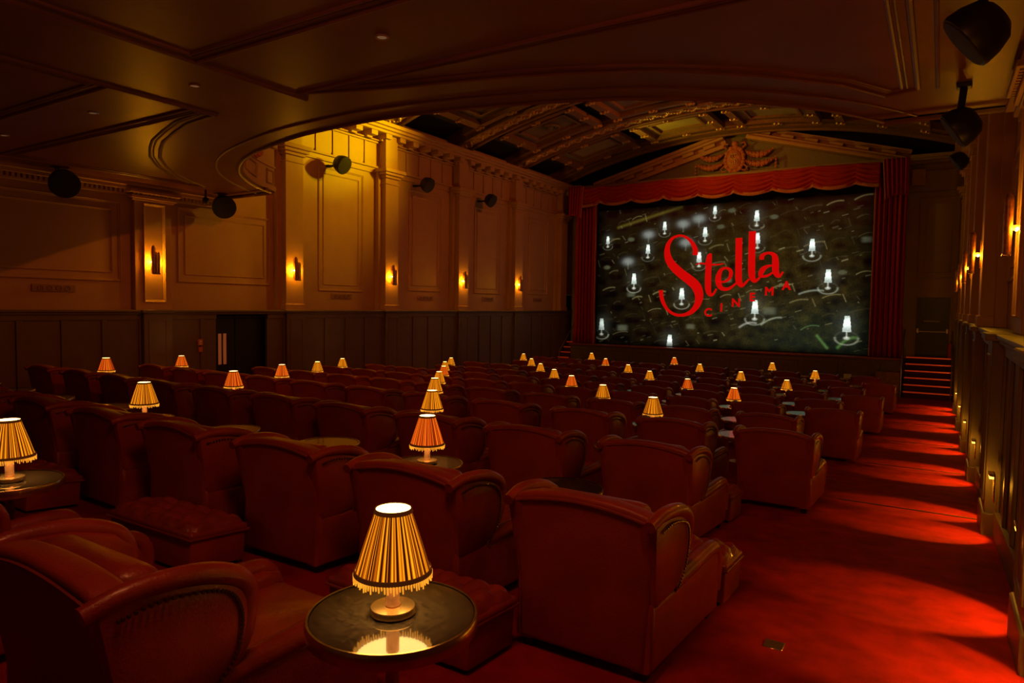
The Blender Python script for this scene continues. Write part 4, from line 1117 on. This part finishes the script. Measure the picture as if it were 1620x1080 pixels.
# row nearest the camera
chair(-2.34, 0, 0, 1.0, 'CD'); chair(-3.85, 0, 1, .86, 'CD')
table(-1.49, 1.655, 0, 0, 'LG', z=fz(1.655)-.065, pos='in the foreground', ts=1.06); table(-4.45, 1.72, 0, 1, 'LG', z=fz(1.72)-.045, sc_=1.0, pos='at the left edge')
stool('SB', -2.24, 2.48, 'buttoned leather footstool behind the foreground lamp table')
stool('SB', -4.35, 2.44, 'buttoned leather footstool at lower left, standing alone on open carpet')
stool('SB', -6.55, 2.46, 'buttoned leather footstool at the far left behind the left-edge lamp table')
ROWS = {1: (-1.44, 1.135, 12), 2: (-1.97, 1.15, 11), 3: (-1.42, 1.17, 11), 4: (-1.95, 1.165, 10), 5: (-1.40, 1.145, 11), 6: (-1.93, 1.145, 11), 7: (-1.36, 1.13, 11), 8: (-1.90, 1.125, 11), 9: (-1.33, 1.13, 11), 10: (-1.84, 1.12, 11)}
# direction of each lamp: x/y ratio, with the colour of its shade
LMP = {1: [(-3.19/3.91, 'R'), (-6.98/3.91, 'G')], 2: [(-4.95/6.15, 'G'), (-8.67/6.15, 'R'), (-12.1/6.15, 'R')], 3: [(-3.1/8.39, 'G'), (-6.7/8.39, 'G'), (-10.32/8.39, 'R'), (-13.5/8.39, 'R')],
       4: [(-4.83/10.63, 'G'), (-8.38/10.63, 'G'), (-11.87/10.63, 'G')], 5: [(-3.19/12.87, 'R'), (-6.58/12.87, 'R'), (-10.01/12.87, 'R'), (-13.41/12.87, 'G')],
       6: [(-4.78/15.11, 'R'), (-8.22/15.11, 'G'), (-11.71/15.11, 'G')], 7: [(-3.06/17.35, 'G'), (-6.53/17.35, 'G'), (-9.9/17.35, 'G'), (-13.2/17.35, 'G')],
       8: [(-4.68/19.59, 'G'), (-8.07/19.59, 'G'), (-11.53/19.59, 'G')], 9: [(-3.07/21.83, 'G'), (-6.52/21.83, 'G'), (-9.84/21.83, 'R'), (-13.2/21.83, 'G')], 10: [(-4.73/24.07, 'G'), (-8.13/24.07, 'R'), (-11.45/24.07, 'G')]}
for r in range(1, NR):
    a_, p_, n_ = ROWS[r]; yb = .72+2.24*r
    lm = {(1 if r % 2 else 2)+3*i: v_ for i, v_ in enumerate(LMP[r])}
    kx, kv = [-1, 0], [a_+p_, a_]
    if r >= 3:
        for g, (q_, c_) in sorted(lm.items()): kx.append(g+.5); kv.append(max(-13.6, q_*(yb+.93)))
        kx.append(kx[-1]+3); kv.append(kv[-1]-3*p_)
    else: kx += [14]; kv += [a_-14*p_]
    seat = lambda t_: float(np.interp(t_, kx, kv))
    for k in range(n_):
        x = seat(k)
        if x < -13.45: break
        chair(x, r, k, yb, 'CD' if r <= 4 else 'CS')
        if r <= 2 and k < 9: stool('SM', x, yb+1.21, 'buttoned leather footstool of the armchair %s, %s' % ('at the right aisle' if k == 0 else '%s from the right aisle' % ORD[k+1], rowname(r)))
    for g in range(n_):
        xg = seat(g+.5)
        if xg < -13.62: break
        if g in lm:
            q_, colr = lm[g]
            yt = max(yb+.72, min(yb+1.05, xg/q_)); table(xg, yt, r, g, 'L'+colr)
        else:
            table(xg, yb+.86+.06*(g % 3), r, g, None)
# white card on a plain table near the stage
root = empty('menu_card', (-2.42, 24.02, fz(24)+TH+.01)); tag(root, 'bright white card standing on the table in the row nearest the stage', 'card')
mb = MB(); mb.prism([(-.05, 0), (.05, 0), (0, .13)], 0, -.11, .11); mb.build('folded_card', 'paper', root)
